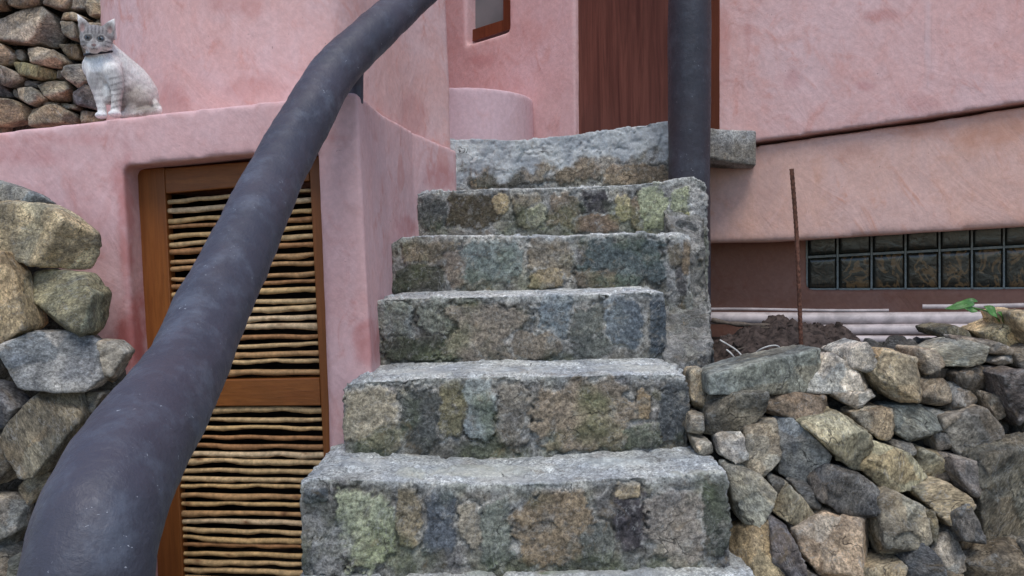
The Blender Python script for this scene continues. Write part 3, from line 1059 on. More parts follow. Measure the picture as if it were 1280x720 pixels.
# landing slab with its free end on the right
zt = W(915, 161.5, 2.9)[2]
a_, b_ = W(880, 160, 2.86), W(945, 163, 2.93)
a2, b2 = W(880, 197, 2.86), W(945.5, 208, 2.93)
sl = Solid().hexa([(a2[0], 2.86, a2[2]), (b2[0], 2.93, b2[2]), (b2[0] + .12, 3.5, b2[2] + .01), (.62, 3.5, a2[2])], [(a_[0], 2.86, a_[2]), (b_[0], 2.93, b_[2]), (b_[0] + .12, 3.5, b_[2]), (.62, 3.5, a_[2])])
sl.box(-.3, .70, 3.2, 4.3, 1.36, 1.492)
P, Fa, N = sl.voxel(.008, 3)
g = sst(-.3, .35, fbm(P, 7, 4))[:, None]
Cc = (1 - g) * np.array([.20, .19, .17]) + g * np.array([.42, .42, .41])
zrel = (sst(.02, .07, (zt - P[:, 2]) + .03 * fbm(P, 12, 3)) * sst(.3, .7, -N[:, 1]))[:, None]
Cc = Cc * (1 - .75 * zrel) + .75 * zrel * np.array([.19, .165, .13])
link('landing_slab', P + N * (.004 * fbm(P, 12, 4) + .002 * fbm(P, 60, 3))[:, None], Fa, M['step'], stair, col=Cc)

# ================================================================== LOG RAIL and POST
spec = [(104, 1010, 162, .73), (106, 860, 162, .73), (108, 770, 161, .73), (114, 705, 158, .74), (130, 637, 151, .78), (171, 558, 131, .88), (232, 463, 102, 1.09), (266, 384, 90, 1.24), (303, 309, 80.5, 1.39), (337, 235, 71.5, 1.56), (365, 180, 65.5, 1.69),
        (401, 116, 58.5, 1.83), (419, 89, 56, 1.88), (440, 66, 53, 1.93), (465, 43, 49.5, 1.99), (508, 4, 44.5, 2.11), (567, -48, 39, 2.27), (646, -116, 37, 2.45)]
P = [np.append(W(a, b, d), w * d / F / 2) for a, b, w, d in spec]
path = smooth_path(P, 7)
L = Solid().tube([p[:3] for p in path], [p[3] for p in path], 40)
V, Fa, N = L.voxel(.0085, 2)
rail = thing('log_handrail', (P[0][0], P[0][1], 0), 'thick bent log handrail painted charcoal, sweeping up from the foreground across the louvred door', 'handrail')
link('log', V + N * (.0045 * fbm(V, 7, 3) + .0022 * fbm(V, 24, 3) + .0008 * fbm(V, 70, 2))[:, None], Fa, M['log'], rail)
L = Solid().tube([W(444, 130, 2.04), W(444.5, 105, 2.04), W(445, 80, 2.02), W(447, 62, 2.0)], [.022, .021, .022, .024], 20)
V, Fa, N = L.voxel(.005, 1)
link('support', V + N * (.002 * fbm(V, 20, 3))[:, None], Fa, M['log'], rail)
tag(rail.children[-1], 'short stub under the rail on the terrace wall corner', None)

pt, pb = W(862, -60, 2.78), W(861.5, 222, 2.78)
dv = (pt - pb) / (pt[2] - pb[2])
r0 = .0775
pts = [pb + dv * (z - pb[2]) for z in np.linspace(.02, 3.4, 40)]
V, Fa, N = Solid().tube(pts, [r0 * (1 + .02 * math.sin(i * .7)) for i in range(40)], 40).voxel(.009, 1)
post = link('wooden_post', V + N * (.003 * fbm(V, 6, 3) + .0012 * fbm(V, 25, 3))[:, None], Fa, M['post'])
tag(post, 'upright dark painted round post standing at the right end of the upper steps', 'post')


# ================================================================== DRY STONE
def rock(name, poly, parent, colr, Y0, t=.05, back=.07, seed=0, vox=.0056, rough=1.0, strata=False, flat=False, cuts=None):
    """poly: world outline on the wall face"""
    rs = np.random.RandomState(seed * 13 + 5)
    P = np.array(poly)
    cen = P.mean(0)
    ext = np.array([np.ptp(P[:, 0]), 0, np.ptp(P[:, 2])]) / 2
    size = 2 * np.sqrt(ext[0] * ext[2])
    t = min(t, .55 * size)
    # a block split by a few clean breaks: hull of the outline, cut by planes
    pts = [p + [0, -1.25 * t, 0] for p in P] + [cen + (p - cen) * rs.uniform(.78, .95) + [0, back * rs.uniform(.7, 1.1), 0] for p in P] + [p.copy() for p in P]

    def cut(pts, p0, n):
        dd = [float(np.dot(q - p0, n)) for q in pts]
        ins = [q for q, d_ in zip(pts, dd) if d_ <= 1e-9]
        if len(ins) < 4:
            return pts
        new = list(ins)
        for q, a in zip(pts, dd):
            if a <= 1e-9:
                continue
            for r_, b in zip(pts, dd):
                if b <= 1e-9:
                    new.append(q + (r_ - q) * (a / (a - b)))
        bmh = bmesh.new()
        for q in new:
            bmh.verts.new(tuple(q))
        bmesh.ops.convex_hull(bmh, input=bmh.verts)
        bmesh.ops.dissolve_limit(bmh, angle_limit=.02, verts=bmh.verts, edges=bmh.edges)
        res = [np.array(v.co) for v in bmh.verts if v.link_faces]
        bmh.free()
        return res if len(res) >= 4 else pts

    fl_ = .5 if flat else 1.0
    n0 = np.array([rs.uniform(-.5, .5) * fl_, -1, rs.uniform(-.3, .5) * fl_])
    n0 /= np.linalg.norm(n0)
    f0 = cen + [0, -t * .9, 0]
    pts = cut(pts, f0, n0)
    a0 = rs.uniform(0, 6.28)
    nc = cuts if cuts is not None else 1 if flat else 3
    for k in range(nc):
        th_ = a0 + k * 6.283 / nc + rs.uniform(-.5, .5)
        e = np.array([math.cos(th_), 0, math.sin(th_)])
        m = rs.uniform(.30, .95)
        nn = e + [0, -m, 0]
        nn /= np.linalg.norm(nn)
        rr = rs.uniform(.40, .92)
        pts = cut(pts, cen + e * ext * rr + [0, -t * .9, 0], nn)
    S = Solid().hull(pts)
    V, Fc, N = S.voxel(vox, 1, .35)
    o = seed * 5.1
    am = min(1.0, size / .12) * rough
    wv = V + .007 * fbm(V, 16, 3, off=o)[:, None]
    fa, ca = facet(wv, 1 / (size * .55), .07, .03, off=o, ids=True)
    fb, cb = facet(wv, 1 / (size * .22), .085, .03, off=o + 9, ids=True)
    d = rough * (fa + fb)
    # each cleavage face has its own tone
    tone = (1 + .50 * (_rnd[ca, 1] - .5) + .34 * (_rnd[cb, 2] - .5))[:, None] * (1 + .16 * np.stack([_rnd[ca, 0] - .5, 0 * fa, .5 - _rnd[ca, 0]], 1))
    d += am * (.0016 * fbm(V, 17, 3, off=o) + .0013 * fbm(V, 48, 3, .6, ridged=True, off=o) + .0011 * fbm(V, 110, 2, off=o))
    d -= am * .005 * sst(.035, .0, np.abs(fbm(V, 7, 3, off=o + 3)))* sst(.0, .3, fbm(V, 5, 2, off=o + 8))
    if strata:
        zz_ = V[:, 2] + .25 * V[:, 0] + .01 * fbm(V, 8, 2)
        d += .003 * fbm(np.stack([V[:, 0] * 2, V[:, 1] * 2, zz_ * 60], 1), 1, 3)
    ob = link(name, V + N * d[:, None], Fc, M['rock'], parent, col=tone)
    ob.color = (*[q * (.78 * v + .22 * (colr[0] + colr[1] + colr[2]) / 3) for v, q in zip(colr, (1.62, 1.48, 1.28))], 1)
    return ob


def shrink(pp, f=.985):
    a = np.array(pp, float)
    c = a.mean(0)
    return c + (a - c) * f


SLATE, BLUE, GREY, PALE = (.11, .125, .12), (.12, .14, .165), (.185, .185, .18), (.36, .36, .355)
TAN, OLIVE, BROWN, OCHRE, RUST = (.29, .25, .18), (.23, .215, .145), (.155, .13, .10), (.34, .265, .15), (.28, .19, .12)
DARK, PURPLE, PINKT = (.075, .073, .07), (.10, .092, .10), (.31, .255, .225)

# ---- right-hand wall
dw = thing('dry_stone_wall', (1.0, 1.8, 0), 'dry-stacked wall of angular grey and tan stones to the right of the steps', 'stone wall')


def E(cx, cy):
    return 820 + cx / 2.117, 380 + cy / 2.117


def YR(px, py):
    return 1.90 - .00075 * (py - 440) - .00022 * (px - 880)


right = [
    ([(92, 175), (125, 168), (132, 280), (105, 285), (82, 240)], TAN, .03, ''),
    ([(140, 240), (200, 225), (278, 222), (278, 278), (225, 325), (150, 345), (115, 340), (125, 290)], (.105, .11, .105), .05, ''),
    ([(278, 222), (360, 232), (445, 240), (465, 275), (455, 295), (360, 298), (275, 292)], (.15, .12, .095), .045, 's'),
    ([(425, 135), (460, 125), (575, 200), (570, 220), (500, 215), (430, 230), (385, 232)], PALE, .05, ''),
    ([(445, 232), (565, 222), (562, 240), (520, 275), (480, 250)], (.31, .31, .31), .035, ''),
    ([(540, 105), (610, 120), (665, 135), (693, 220), (680, 245), (610, 248), (570, 205), (548, 160)], (.30, .25, .17), .075, ''),
    ([(460, 125), (545, 98), (570, 150), (560, 180), (500, 165)], (.34, .34, .335), .04, ''),
    ([(672, 115), (760, 120), (775, 140), (740, 165), (690, 180), (672, 150)], (.29, .25, .20), .05, 's'),
    ([(712, 125), (760, 100), (800, 92), (850, 105), (855, 135), (800, 160), (750, 162)], (.29, .30, .265), .07, ''),
    ([(800, 85), (880, 95), (930, 115), (920, 130), (860, 125), (790, 95)], (.19, .175, .16), .04, 's'),
    ([(850, 148), (940, 120), (965, 135), (900, 162)], (.25, .245, .25), .04, 's'),
    ([(690, 165), (770, 165), (765, 198), (690, 192)], (.13, .105, .085), .03, ''),
    ([(765, 175), (850, 160), (882, 180), (860, 215), (820, 235), (775, 205)], (.115, .10, .085), .045, ''),
    ([(688, 195), (760, 195), (775, 250), (740, 265), (680, 255)], (.185, .155, .12), .05, ''),
    ([(768, 210), (810, 205), (845, 255), (800, 285), (765, 280)], (.21, .205, .20), .05, ''),
    ([(848, 228), (885, 235), (908, 300), (900, 328), (865, 275)], (.23, .21, .185), .04, ''),
    ([(880, 180), (940, 165), (985, 180), (985, 320), (945, 325), (905, 260)], PURPLE, .05, 'f'),
    ([(745, 295), (840, 265), (880, 310), (892, 350), (840, 392), (780, 392), (750, 335)], (.20, .185, .165), .045, 'f'),
    ([(600, 268), (690, 260), (722, 290), (720, 355), (650, 358), (615, 330)], (.11, .13, .135), .06, ''),
    ([(702, 270), (755, 280), (750, 305), (725, 330)], (.19, .20, .20), .03, ''),
    ([(723, 332), (775, 340), (770, 382), (735, 387)], (.19, .18, .17), .03, ''),
    ([(515, 288), (600, 268), (622, 345), (570, 348), (530, 315)], (.27, .235, .18), .05, ''),
    ([(375, 312), (480, 282), (540, 330), (562, 370), (525, 427), (490, 422), (440, 380)], (.26, .24, .165), .075, ''),
    ([(532, 338), (562, 340), (577, 390), (540, 402)], (.18, .195, .205), .03, ''),
    ([(153, 345), (228, 335), (238, 400), (210, 417), (160, 392)], (.30, .30, .30), .045, ''),
    ([(232, 322), (315, 300), (322, 395), (310, 447), (255, 447), (215, 420)], (.25, .235, .20), .05, ''),
    ([(313, 300), (360, 300), (465, 415), (395, 472), (318, 442)], (.165, .185, .205), .065, ''),
    ([(518, 422), (570, 358), (650, 385), (692, 440), (640, 472), (585, 482)], (.225, .205, .135), .065, ''),
    ([(610, 362), (682, 368), (682, 402), (650, 404)], (.17, .165, .155), .025, ''),
    ([(688, 375), (765, 395), (750, 432), (720, 467), (680, 430)], (.21, .20, .15), .05, ''),
    ([(738, 430), (777, 440), (770, 462), (728, 468)], (.19, .165, .14), .025, ''),
    ([(768, 400), (835, 410), (865, 470), (845, 512), (800, 488), (768, 440)], (.20, .185, .18), .055, 'w'),
    ([(405, 462), (450, 425), (530, 440), (580, 490), (577, 530), (520, 547), (460, 532), (410, 502)], (.105, .105, .11), .075, ''),
    ([(173, 420), (260, 440), (307, 490), (270, 560), (250, 587), (210, 560)], (.24, .25, .225), .05, 'f'),
    ([(295, 448), (350, 470), (347, 500), (300, 552)], (.10, .11, .12), .025, ''),
    ([(343, 470), (407, 545), (385, 587), (320, 557), (298, 545)], (.245, .24, .19), .055, ''),
    ([(358, 470), (402, 475), (427, 535), (390, 532)], (.10, .105, .11), .03, ''),
    ([(358, 590), (440, 540), (555, 548), (567, 640), (430, 717), (363, 640)], (.30, .25, .205), .08, ''),
    ([(198, 600), (300, 560), (327, 630), (305, 740), (200, 740)], (.29, .235, .145), .065, ''),
    ([(298, 560), (345, 588), (372, 660), (372, 740), (290, 740)], (.10, .097, .115), .055, ''),
    ([(558, 500), (610, 480), (682, 520), (690, 600), (640, 662), (590, 674), (568, 600)], (.22, .21, .175), .07, 'f'),
    ([(653, 475), (745, 460), (810, 500), (790, 560), (760, 587), (738, 540)], (.245, .215, .155), .065, ''),
    ([(683, 530), (727, 540), (734, 600), (715, 622), (688, 600)], (.12, .115, .085), .04, ''),
    ([(768, 550), (830, 518), (850, 620), (800, 652)], (.10, .105, .115), .04, 's'),
    ([(735, 600), (775, 583), (803, 680), (740, 692), (700, 630)], (.22, .215, .205), .05, 'w'),
    ([(638, 672), (682, 613), (727, 650), (742, 740), (640, 740)], (.095, .105, .125), .05, ''),
    ([(515, 692), (640, 668), (655, 745), (520, 745)], (.22, .195, .145), .045, ''),
    ([(366, 680), (420, 710), (455, 745), (366, 745)], (.11, .11, .11), .04, ''),
    ([(843, 395), (990, 335), (990, 592), (850, 638), (828, 500)], (.125, .12, .10), .05, 'f'),
    ([(800, 682), (890, 632), (985, 600), (985, 745), (800, 745)], (.10, .09, .075), .05, ''),
    ([(690, 690), (740, 690), (800, 690), (800, 745), (740, 745)], (.15, .135, .11), .04, ''),
    ([(88, 290), (125, 290), (120, 345), (82, 340)], (.20, .195, .18), .03, ''),
    ([(95, 355), (142, 358), (147, 390), (110, 402)], (.21, .195, .17), .03, ''),
    ([(930, 120), (985, 100), (985, 178), (945, 165)], (.17, .15, .13), .05, ''),
    # carries on beyond the frame
    ([(985, 110), (1090, 90), (1120, 200), (985, 220)], BROWN, .05, ''), ([(985, 225), (1120, 205), (1130, 400), (990, 420)], GREY, .06, ''),
    ([(1095, 95), (1220, 100), (1230, 260), (1125, 250)], TAN, .06, ''), ([(992, 425), (1130, 405), (1140, 600), (990, 640)], OLIVE, .06, ''),
    ([(1132, 265), (1240, 265), (1250, 450), (1140, 460)], SLATE, .06, ''), ([(1140, 465), (1260, 455), (1260, 680), (1145, 690)], BROWN, .06, ''), ([(990, 645), (1140, 605), (1140, 800), (990, 800)], GREY, .06, ''),
    ([(200, 745), (370, 748), (360, 880), (200, 880)], SLATE, .06, ''), ([(375, 748), (560, 750), (570, 880), (370, 880)], TAN, .06, ''), ([(565, 750), (760, 750), (780, 880), (575, 880)], GREY, .06, ''), ([(770, 750), (985, 750), (985, 880), (785, 880)], BROWN, .06, ''),
]
LBL = {37: 'large pinkish tan block', 18: 'dark blue-grey block', 6: 'pale grey chunk', 48: 'big dark weathered block at the wall end', 31: 'stone with a white lime blotch'}
for i, (pp, c_, t, fl) in enumerate(right):
    pix = [E(*q) for q in shrink(pp, 1.0)]
    cy = np.mean([q[1] for q in pix])
    cx = np.mean([q[0] for q in pix])
    Y = YR(cx, cy) + random.uniform(-.022, .018)
    o = rock('stone', [W(a, b, Y) for a, b in pix], dw, c_, Y, t, .09, i + 1, strata='s' in fl, flat='f' in fl)
    if i in LBL:
        o['label'] = LBL[i]
# rubble heart of the wall
S = Solid()
hp = [(884, 478), (960, 462), (1075, 445), (1130, 438), (1180, 432), (1250, 425), (1420, 430), (1420, 800), (884, 800)]
S.prism([W(a, b, YR(a, b) + .07) for a, b in hp], (0, .20, 0))
V, Fa, N = S.voxel(.010, 2)
f1, f2, cid = worley(V, 14)
V2 = V + N * (.03 * sst(0, .4, f2 - f1) - .02 + .008 * fbm(V, 30, 3))[:, None]
o = link('rubble_core', V2, Fa, M['rock'], dw, col=np.ones((len(V), 3)))
o.color = (.10, .092, .08, 1)


def capstone(pp, c_, label, seed, t=.06, Y=None, dz=0, **kw):
    pix = [E(*q) for q in pp]
    cx, cy = np.mean([q[0] for q in pix]), np.mean([q[1] for q in pix])
    Y = Y or YR(cx, cy)
    o = rock('loose_stone', [W(a, b, Y) for a, b in pix], None, c_, Y, t, .12, seed, **kw)
    tag(o, label, 'stone', 'loose capstones on the dry stone wall')
    return o


capstone([(122, 178), (235, 148), (424, 112), (426, 195), (390, 232), (350, 222), (330, 216), (240, 222), (122, 230)], (.16, .175, .165), 'long flat slate-grey slab lying on the wall end beside the steps', 201, .05, Y=1.86, flat=True, rough=.5, cuts=0)
capstone([(858, 75), (930, 35), (970, 45), (960, 90), (930, 118), (880, 97)], (.44, .36, .215), 'cream-yellow rock on top of the dry stone wall below the green leaves', 202, .06, Y=1.86)
capstone([(925, 22), (985, 15), (985, 110), (965, 100), (962, 50)], (.33, .27, .17), 'tan rock on the dry stone wall, cut by the right edge of the photo', 203, .05, Y=1.80)
capstone([(740, 68), (780, 53), (815, 70), (822, 88), (760, 92)], (.125, .12, .09), 'small dark olive rock on top of the dry stone wall in front of the pipes', 204, .05, Y=1.92)

# ---- left boulders
bw = thing('boulder_wall', (-1.2, 1.9, 0), 'stack of big rough boulders against the pink wall left of the louvred door', 'stone wall')


def c5(p):
    return p[0] / 2.77, 200 + p[1] / 2.77


def c6(p):
    return p[0] / 2.77, 460 + p[1] / 2.77


def c0(p):
    return p


left = [
    (c5, [(-60, 80), (0, 72), (40, 80), (150, 120), (205, 158), (100, 155), (-60, 150)], (.20, .225, .245), .04, .03, 'f'),
    (c5, [(-90, 150), (60, 150), (200, 155), (270, 190), (345, 255), (350, 330), (320, 388), (200, 370), (100, 340), (-90, 300)], (.335, .29, .195), .08, 0, ''),
    (c5, [(-70, 312), (60, 315), (110, 390), (160, 575), (80, 625), (-70, 645)], (.285, .23, .145), .07, -.02, 'f'),
    (c5, [(110, 385), (200, 378), (330, 390), (382, 460), (362, 580), (330, 607), (220, 572), (150, 500)], (.17, .175, .125), .07, 0, ''),
    (c0, [(17, 430), (50, 413), (90, 412), (128, 424), (139, 470), (125, 484), (18, 476)], (.175, .195, .225), .07, -.01, ''),
    (c0, [(126, 423), (155, 425), (167, 438), (150, 470), (132, 486), (137, 455)], (.25, .245, .23), .05, .01, ''),
    (c0, [(-25, 436), (14, 432), (13, 473), (-25, 474)], (.21, .205, .20), .04, 0, ''),
    (c6, [(-70, 40), (0, 38), (40, 50), (75, 120), (112, 125), (60, 202), (-70, 222)], (.085, .098, .13), .06, -.01, ''),
    (c6, [(180, 53), (290, 60), (322, 170), (240, 290), (210, 337), (120, 332), (68, 240), (100, 160)], (.135, .12, .09), .09, 0, ''),
    (c6, [(-70, 235), (50, 238), (122, 340), (70, 382), (-70, 415)], (.175, .16, .135), .07, -.02, ''),
    (c6, [(78, 402), (140, 348), (197, 365), (150, 452), (108, 462)], (.195, .165, .115), .05, 0, ''),
    (c6, [(-70, 430), (60, 428), (112, 465), (107, 540), (60, 562), (-70, 575)], (.19, .19, .185), .07, -.02, ''),
    (c6, [(-70, 566), (70, 566), (92, 547), (72, 602), (-70, 604)], (.10, .10, .095), .04, 0, ''),
    (c6, [(-70, 612), (70, 606), (77, 740), (-70, 740)], (.18, .175, .165), .06, -.01, ''),
    (c6, [(298, 82), (340, 92), (382, 76), (350, 150), (310, 160)], (.15, .14, .12), .04, .01, ''),
    # behind the rail and beyond the frame
    (c0, [(92, 600), (150, 575), (185, 640), (150, 690), (95, 670)], GREY, .06, 0, ''), (c0, [(110, 520), (165, 490), (180, 560), (130, 590)], BROWN, .05, 0, ''), (c0, [(40, 680), (120, 685), (190, 700), (190, 800), (40, 800)], SLATE, .07, -.01, ''),
    (c0, [(-160, 300), (-36, 312), (-30, 430), (-160, 440)], GREY, .08, 0, ''), (c0, [(-170, 445), (-28, 440), (-30, 560), (-170, 570)], TAN, .08, 0, ''), (c0, [(-180, 575), (-28, 560), (-30, 700), (-180, 720)], SLATE, .08, 0, ''),
    (c0, [(-150, 240), (-36, 228), (-34, 308), (-150, 296)], OLIVE, .08, 0, ''), (c0, [(-180, 725), (36, 735), (36, 840), (-180, 840)], BROWN, .08, 0, ''), (c0, [(40, 800), (196, 800), (196, 880), (40, 880)], GREY, .08, 0, ''),
]
LBL = {1: 'large tan boulder', 0: 'flat blue-grey stone topmost in the stack', 4: 'blue-grey boulder with white streaks', 3: 'greenish grey boulder'}
for i, (f, pp, c_, t, dy, fl) in enumerate(left):
    pix = [f(q) for q in shrink(pp, 1.0)]
    cy = np.mean([q[1] for q in pix])
    Y = 1.90 - .00035 * (cy - 230) + dy
    o = rock('stone', [W(a, b, Y) for a, b in pix], bw, c_, Y, t, .025, 100 + i, vox=.0065, rough=.6, flat='f' in fl, cuts=None if 'f' in fl else 2)
    if i in LBL:
        o['label'] = LBL[i]
S = Solid().prism([W(a, b, 1.95) for a, b in [(-180, 320), (60, 330), (110, 420), (145, 450), (160, 520), (170, 850), (-180, 850)]], (0, .05, 0))
V, Fa, N = S.voxel(.012, 2)
o = link('rubble_core', V + N * (.012 * fbm(V, 16, 3))[:, None], Fa, M['rock'], bw, col=np.ones((len(V), 3)))
o.color = (.085, .08, .07, 1)

# ---- rubble wall up behind the cat
rw = thing('rubble_wall', (-1.9, 2.9, 1.35), 'wall of stacked brown and grey rubble stones behind the cat', 'stone wall')


def c7(p):
    return p[0] / 4.2375, p[1] / 4.2375


upper = [
    ([(-120, 80), (0, 66), (60, 50), (260, 45), (320, 90), (350, 200), (310, 260), (250, 240), (80, 240), (-120, 200)], (.235, .215, .195)),
    ([(50, -40), (240, -40), (242, 35), (140, 50), (52, 35)], (.20, .18, .145)), ([(248, -40), (417, -40), (412, 65), (330, 60), (248, 35)], (.21, .175, .14)), ([(-100, -40), (48, -40), (45, 50), (-100, 62)], (.20, .16, .115)),
    ([(325, 75), (410, 75), (500, 115), (480, 126), (330, 112)], (.24, .195, .135)), ([(425, -30), (530, -30), (522, 65), (480, 62), (418, 72)], (.165, .16, .15)), ([(530, -30), (612, -30), (612, 106), (500, 102), (480, 62)], (.20, .18, .14)),
    ([(330, 115), (420, 130), (432, 222), (390, 217), (350, 190)], (.16, .145, .12)), ([(343, 250), (430, 235), (442, 320), (370, 317)], (.20, .17, .115)), ([(158, 265), (230, 255), (330, 285), (374, 340), (350, 372), (200, 352)], (.235, .205, .165)),
    ([(-100, 230), (50, 245), (107, 300), (80, 352), (30, 362), (-100, 358)], (.205, .175, .14)), ([(93, 265), (125, 262), (157, 310), (140, 337), (103, 322)], (.17, .16, .145)), ([(78, 335), (180, 345), (312, 380), (317, 420), (250, 437), (150, 412), (108, 392)], (.24, .22, .115)),
    ([(-100, 365), (60, 365), (152, 415), (75, 472), (-100, 412)], (.155, .155, .155)), ([(123, 430), (232, 435), (212, 470), (150, 467)], (.085, .085, .09)), ([(-100, 418), (30, 440), (87, 520), (-100, 532)], (.085, .088, .105)),
    ([(75, 472), (127, 475), (127, 537), (95, 532)], (.19, .18, .165)), ([(105, 470), (200, 470), (267, 530), (200, 572), (130, 532)], (.22, .20, .16)), ([(213, 460), (260, 440), (370, 435), (412, 480), (370, 542), (290, 542)], (.21, .185, .14)),
    ([(373, 325), (430, 320), (500, 440), (440, 482), (368, 412)], (.185, .18, .17)), ([(313, 375), (367, 375), (352, 437), (320, 422)], (.15, .14, .115)), ([(373, 547), (490, 455), (560, 500), (560, 595), (460, 572)], (.105, .105, .115)),
    ([(-100, 535), (100, 535), (192, 590), (192, 642), (60, 672), (-100, 700)], (.21, .175, .125)), ([(193, 582), (330, 560), (427, 615), (410, 660), (195, 680)], (.20, .175, .13)), ([(318, 545), (432, 560), (437, 587), (350, 582)], (.18, .165, .13)),
    ([(428, 590), (560, 598), (560, 660), (425, 660)], (.18, .155, .12)), ([(238, 540), (322, 540), (302, 567), (238, 562)], (.19, .18, .16)), ([(-60, 650), (42, 655), (30, 710), (-60, 720)], (.17, .15, .12)),
    ([(500, 108), (612, 108), (612, 140), (505, 140)], (.16, .13, .10)), ([(445, 145), (612, 145), (612, 320), (450, 310)], (.18, .16, .13)), ([(440, 325), (612, 325), (612, 590), (565, 500), (505, 440)], (.16, .15, .14)),
    ([(-300, -30), (-105, -30), (-105, 200), (-300, 190)], (.2, .18, .14)), ([(-300, 200), (-105, 210), (-105, 420), (-300, 430)], (.18, .17, .15)), ([(-300, 435), (-105, 425), (-105, 700), (-300, 720)], (.16, .14, .12)),
    ([(-520, -200), (-305, -210), (-305, 60), (-520, 70)], (.19, .17, .14)), ([(-520, 80), (-305, 70), (-305, 330), (-520, 320)], (.17, .16, .15)), ([(-520, 330), (-305, 340), (-305, 730), (-520, 740)], (.2, .17, .13)), ([(-300, -260), (-105, -260), (-105, -40), (-300, -40)], (.18, .17, .15)),
    ([(-100, -260), (200, -260), (200, -45), (-100, -45)], (.18, .16, .13)), ([(205, -260), (430, -260), (420, -45), (205, -45)], (.2, .18, .16)), ([(435, -260), (612, -260), (612, -35), (430, -35)], (.17, .15, .12)),
]
for i, (pp, c_) in enumerate(upper):
    pix = [c7(q) for q in shrink(pp, .985)]
    Y = 2.80 + random.uniform(-.02, .02)
    rock('stone', [W(a, b, Y) for a, b in pix], rw, c_, Y, .06, .05, 300 + i, vox=.0072, rough=.6, cuts=2)
S = Solid().prism([W(a, b, 2.865) for a, b in [(-122, 178), (150, 172), (150, -62), (-122, -50)]], (0, .2, 0))
V, Fa, N = S.voxel(.02, 2)
o = link('rubble_core', V + N * (.012 * fbm(V, 14, 3))[:, None], Fa, M['rock'], rw, col=np.ones((len(V), 3)))
o.color = (.055, .05, .043, 1)

# ================================================================== BEHIND THE DRY STONE WALL
ZT = .67
o = Solid().prism([(.56, 1.965, .0), (3.2, 1.86, .0), (3.2, 3.4, .0), (.62, 3.6, .0)], (0, 0, ZT)).raw('terrace_ground', M['soil'])
tag(o, None, None, kind='structure')
S = Solid()
mp = [(x, y) for x in np.linspace(.42, 1.34, 120) for y in np.linspace(1.90, 2.74, 120)]
V = np.array([(x, y, 0) for x, y in mp])
dq = np.sqrt(((V[:, 0] - .87) / .36) ** 2 + ((V[:, 1] - 2.32) / .33) ** 2)
dq = dq + .22 * fbm(V, 5, 3)
V[:, 2] = ZT - .02 + .185 * sst(1.08, .30, dq) * (.88 + .35 * fbm(V, 7, 3, off=4))
f1, f2, cid = worley(V, 26)
f1b, f2b, cidb = worley(V, 60)
V[:, 2] += (.016 * sst(0, .5, f2 - f1) * _rnd[cid, 0] + .006 * sst(0, .5, f2b - f1b) + .02 * fbm(V, 14, 4)) * sst(1.1, .8, dq)
Fs = [(i * 120 + j, (i + 1) * 120 + j, (i + 1) * 120 + j + 1, i * 120 + j + 1) for i in range(119) for j in range(119)]
o = link('soil_heap', V, Fs, M['soil'])
tag(o, 'dark lumpy heap of soil behind the grey slab', 'soil', kind='stuff')
# clods on it
S = Solid()
for k in range(700):
    i = RNG.randint(len(V))
    if dq[i] > .98:
        continue
    r = .0035 + .014 * RNG.rand() ** 2.2
    pts = RNG.normal(size=(12, 3))
    pts = V[i] + pts / np.linalg.norm(pts, axis=1)[:, None] * r * RNG.uniform(.7, 1.2, (12, 1))
    S.hull(pts)
o = S.raw('soil_clods', M['soil'], o)
o['kind'] = 'stuff'


S = Solid()
for k in range(60):
    i = RNG.randint(len(V))
    if dq[i] > .95:
        continue
    a_ = RNG.rand() * 6.28
    l_ = RNG.uniform(.02, .08)
    e_ = np.array([math.cos(a_), math.sin(a_), RNG.uniform(-.3, .3)]) * l_ / 2
    b_ = V[i] + [0, 0, .006]
    S.tube([b_ - e_, b_ + RNG.normal(size=3) * .003, b_ + e_], RNG.uniform(.0008, .0025), 6)
tw_ = S.raw('twigs', M['branch'], bpy.data.objects['soil_heap'])
tw_['kind'] = 'stuff'


def pipe(px0, px1, py0, py1, r, off, label, seg=24, cut=False):
    a, b = RW(px0, py0, off), RW(px1, py1, off)
    pts = [a + (b - a) * t + np.array([0, 0, .002 * math.sin(6 * t + px0)]) for t in np.linspace(0, 1, 24)]
    o = Solid().tube(pts, r, seg).raw('pipe', M['pipe'], None, smooth=True)
    m = o.modifiers.new('edge', 'EDGE_SPLIT')
    tag(o, label, 'pipe', 'plastic pipes along the foot of the house')
    return o


pipe(870, 1460, 397.5, 399.5, .0262, .10, 'thickest grey-white pipe lying along the foot of the terracotta wall')
pipe(1004, 1420, 412, 413, .0212, .06, 'second thick pipe lying just below the thickest grey pipe')
pipe(1018, 1400, 425, 427, .0165, .02, 'lowest pinkish pipe partly buried behind the dry stone wall')
pipe(880, 1111, 386.6, 388.0, .0062, .135, 'long thin pipe on top of the thick pipe, left of the green leaves')
pipe(1153, 1460, 383.2, 378.5, .0088, .12, 'thin white pipe above the thick pipe, behind the green leaves')
pts = smooth_path([W(889, 400, 2.42), W(915, 404.5, 2.40), W(945, 406.5, 2.40), W(975, 408.5, 2.40)], 6)
tag(Solid().tube(pts, [.007 + .002 * math.sin(i) for i in range(len(pts))], 10).raw('branch', M['branch'], smooth=True), 'dark dead branch lying on the soil heap below the pipes', 'branch')
a, b = W(989.5, 211, 2.14), W(1005, 470, 2.14)
pts = [a + (b - a) * t + np.array([.003 * math.sin(5 * t), 0, 0]) for t in np.linspace(0, 1, 130)]
tag(Solid().tube(pts, [.0057 + .0009 * (i % 3 == 0) for i in range(130)], 10).raw('rebar', M['rust'], smooth=True), 'rusty thin steel bar standing upright behind the dry stone wall', 'steel bar')


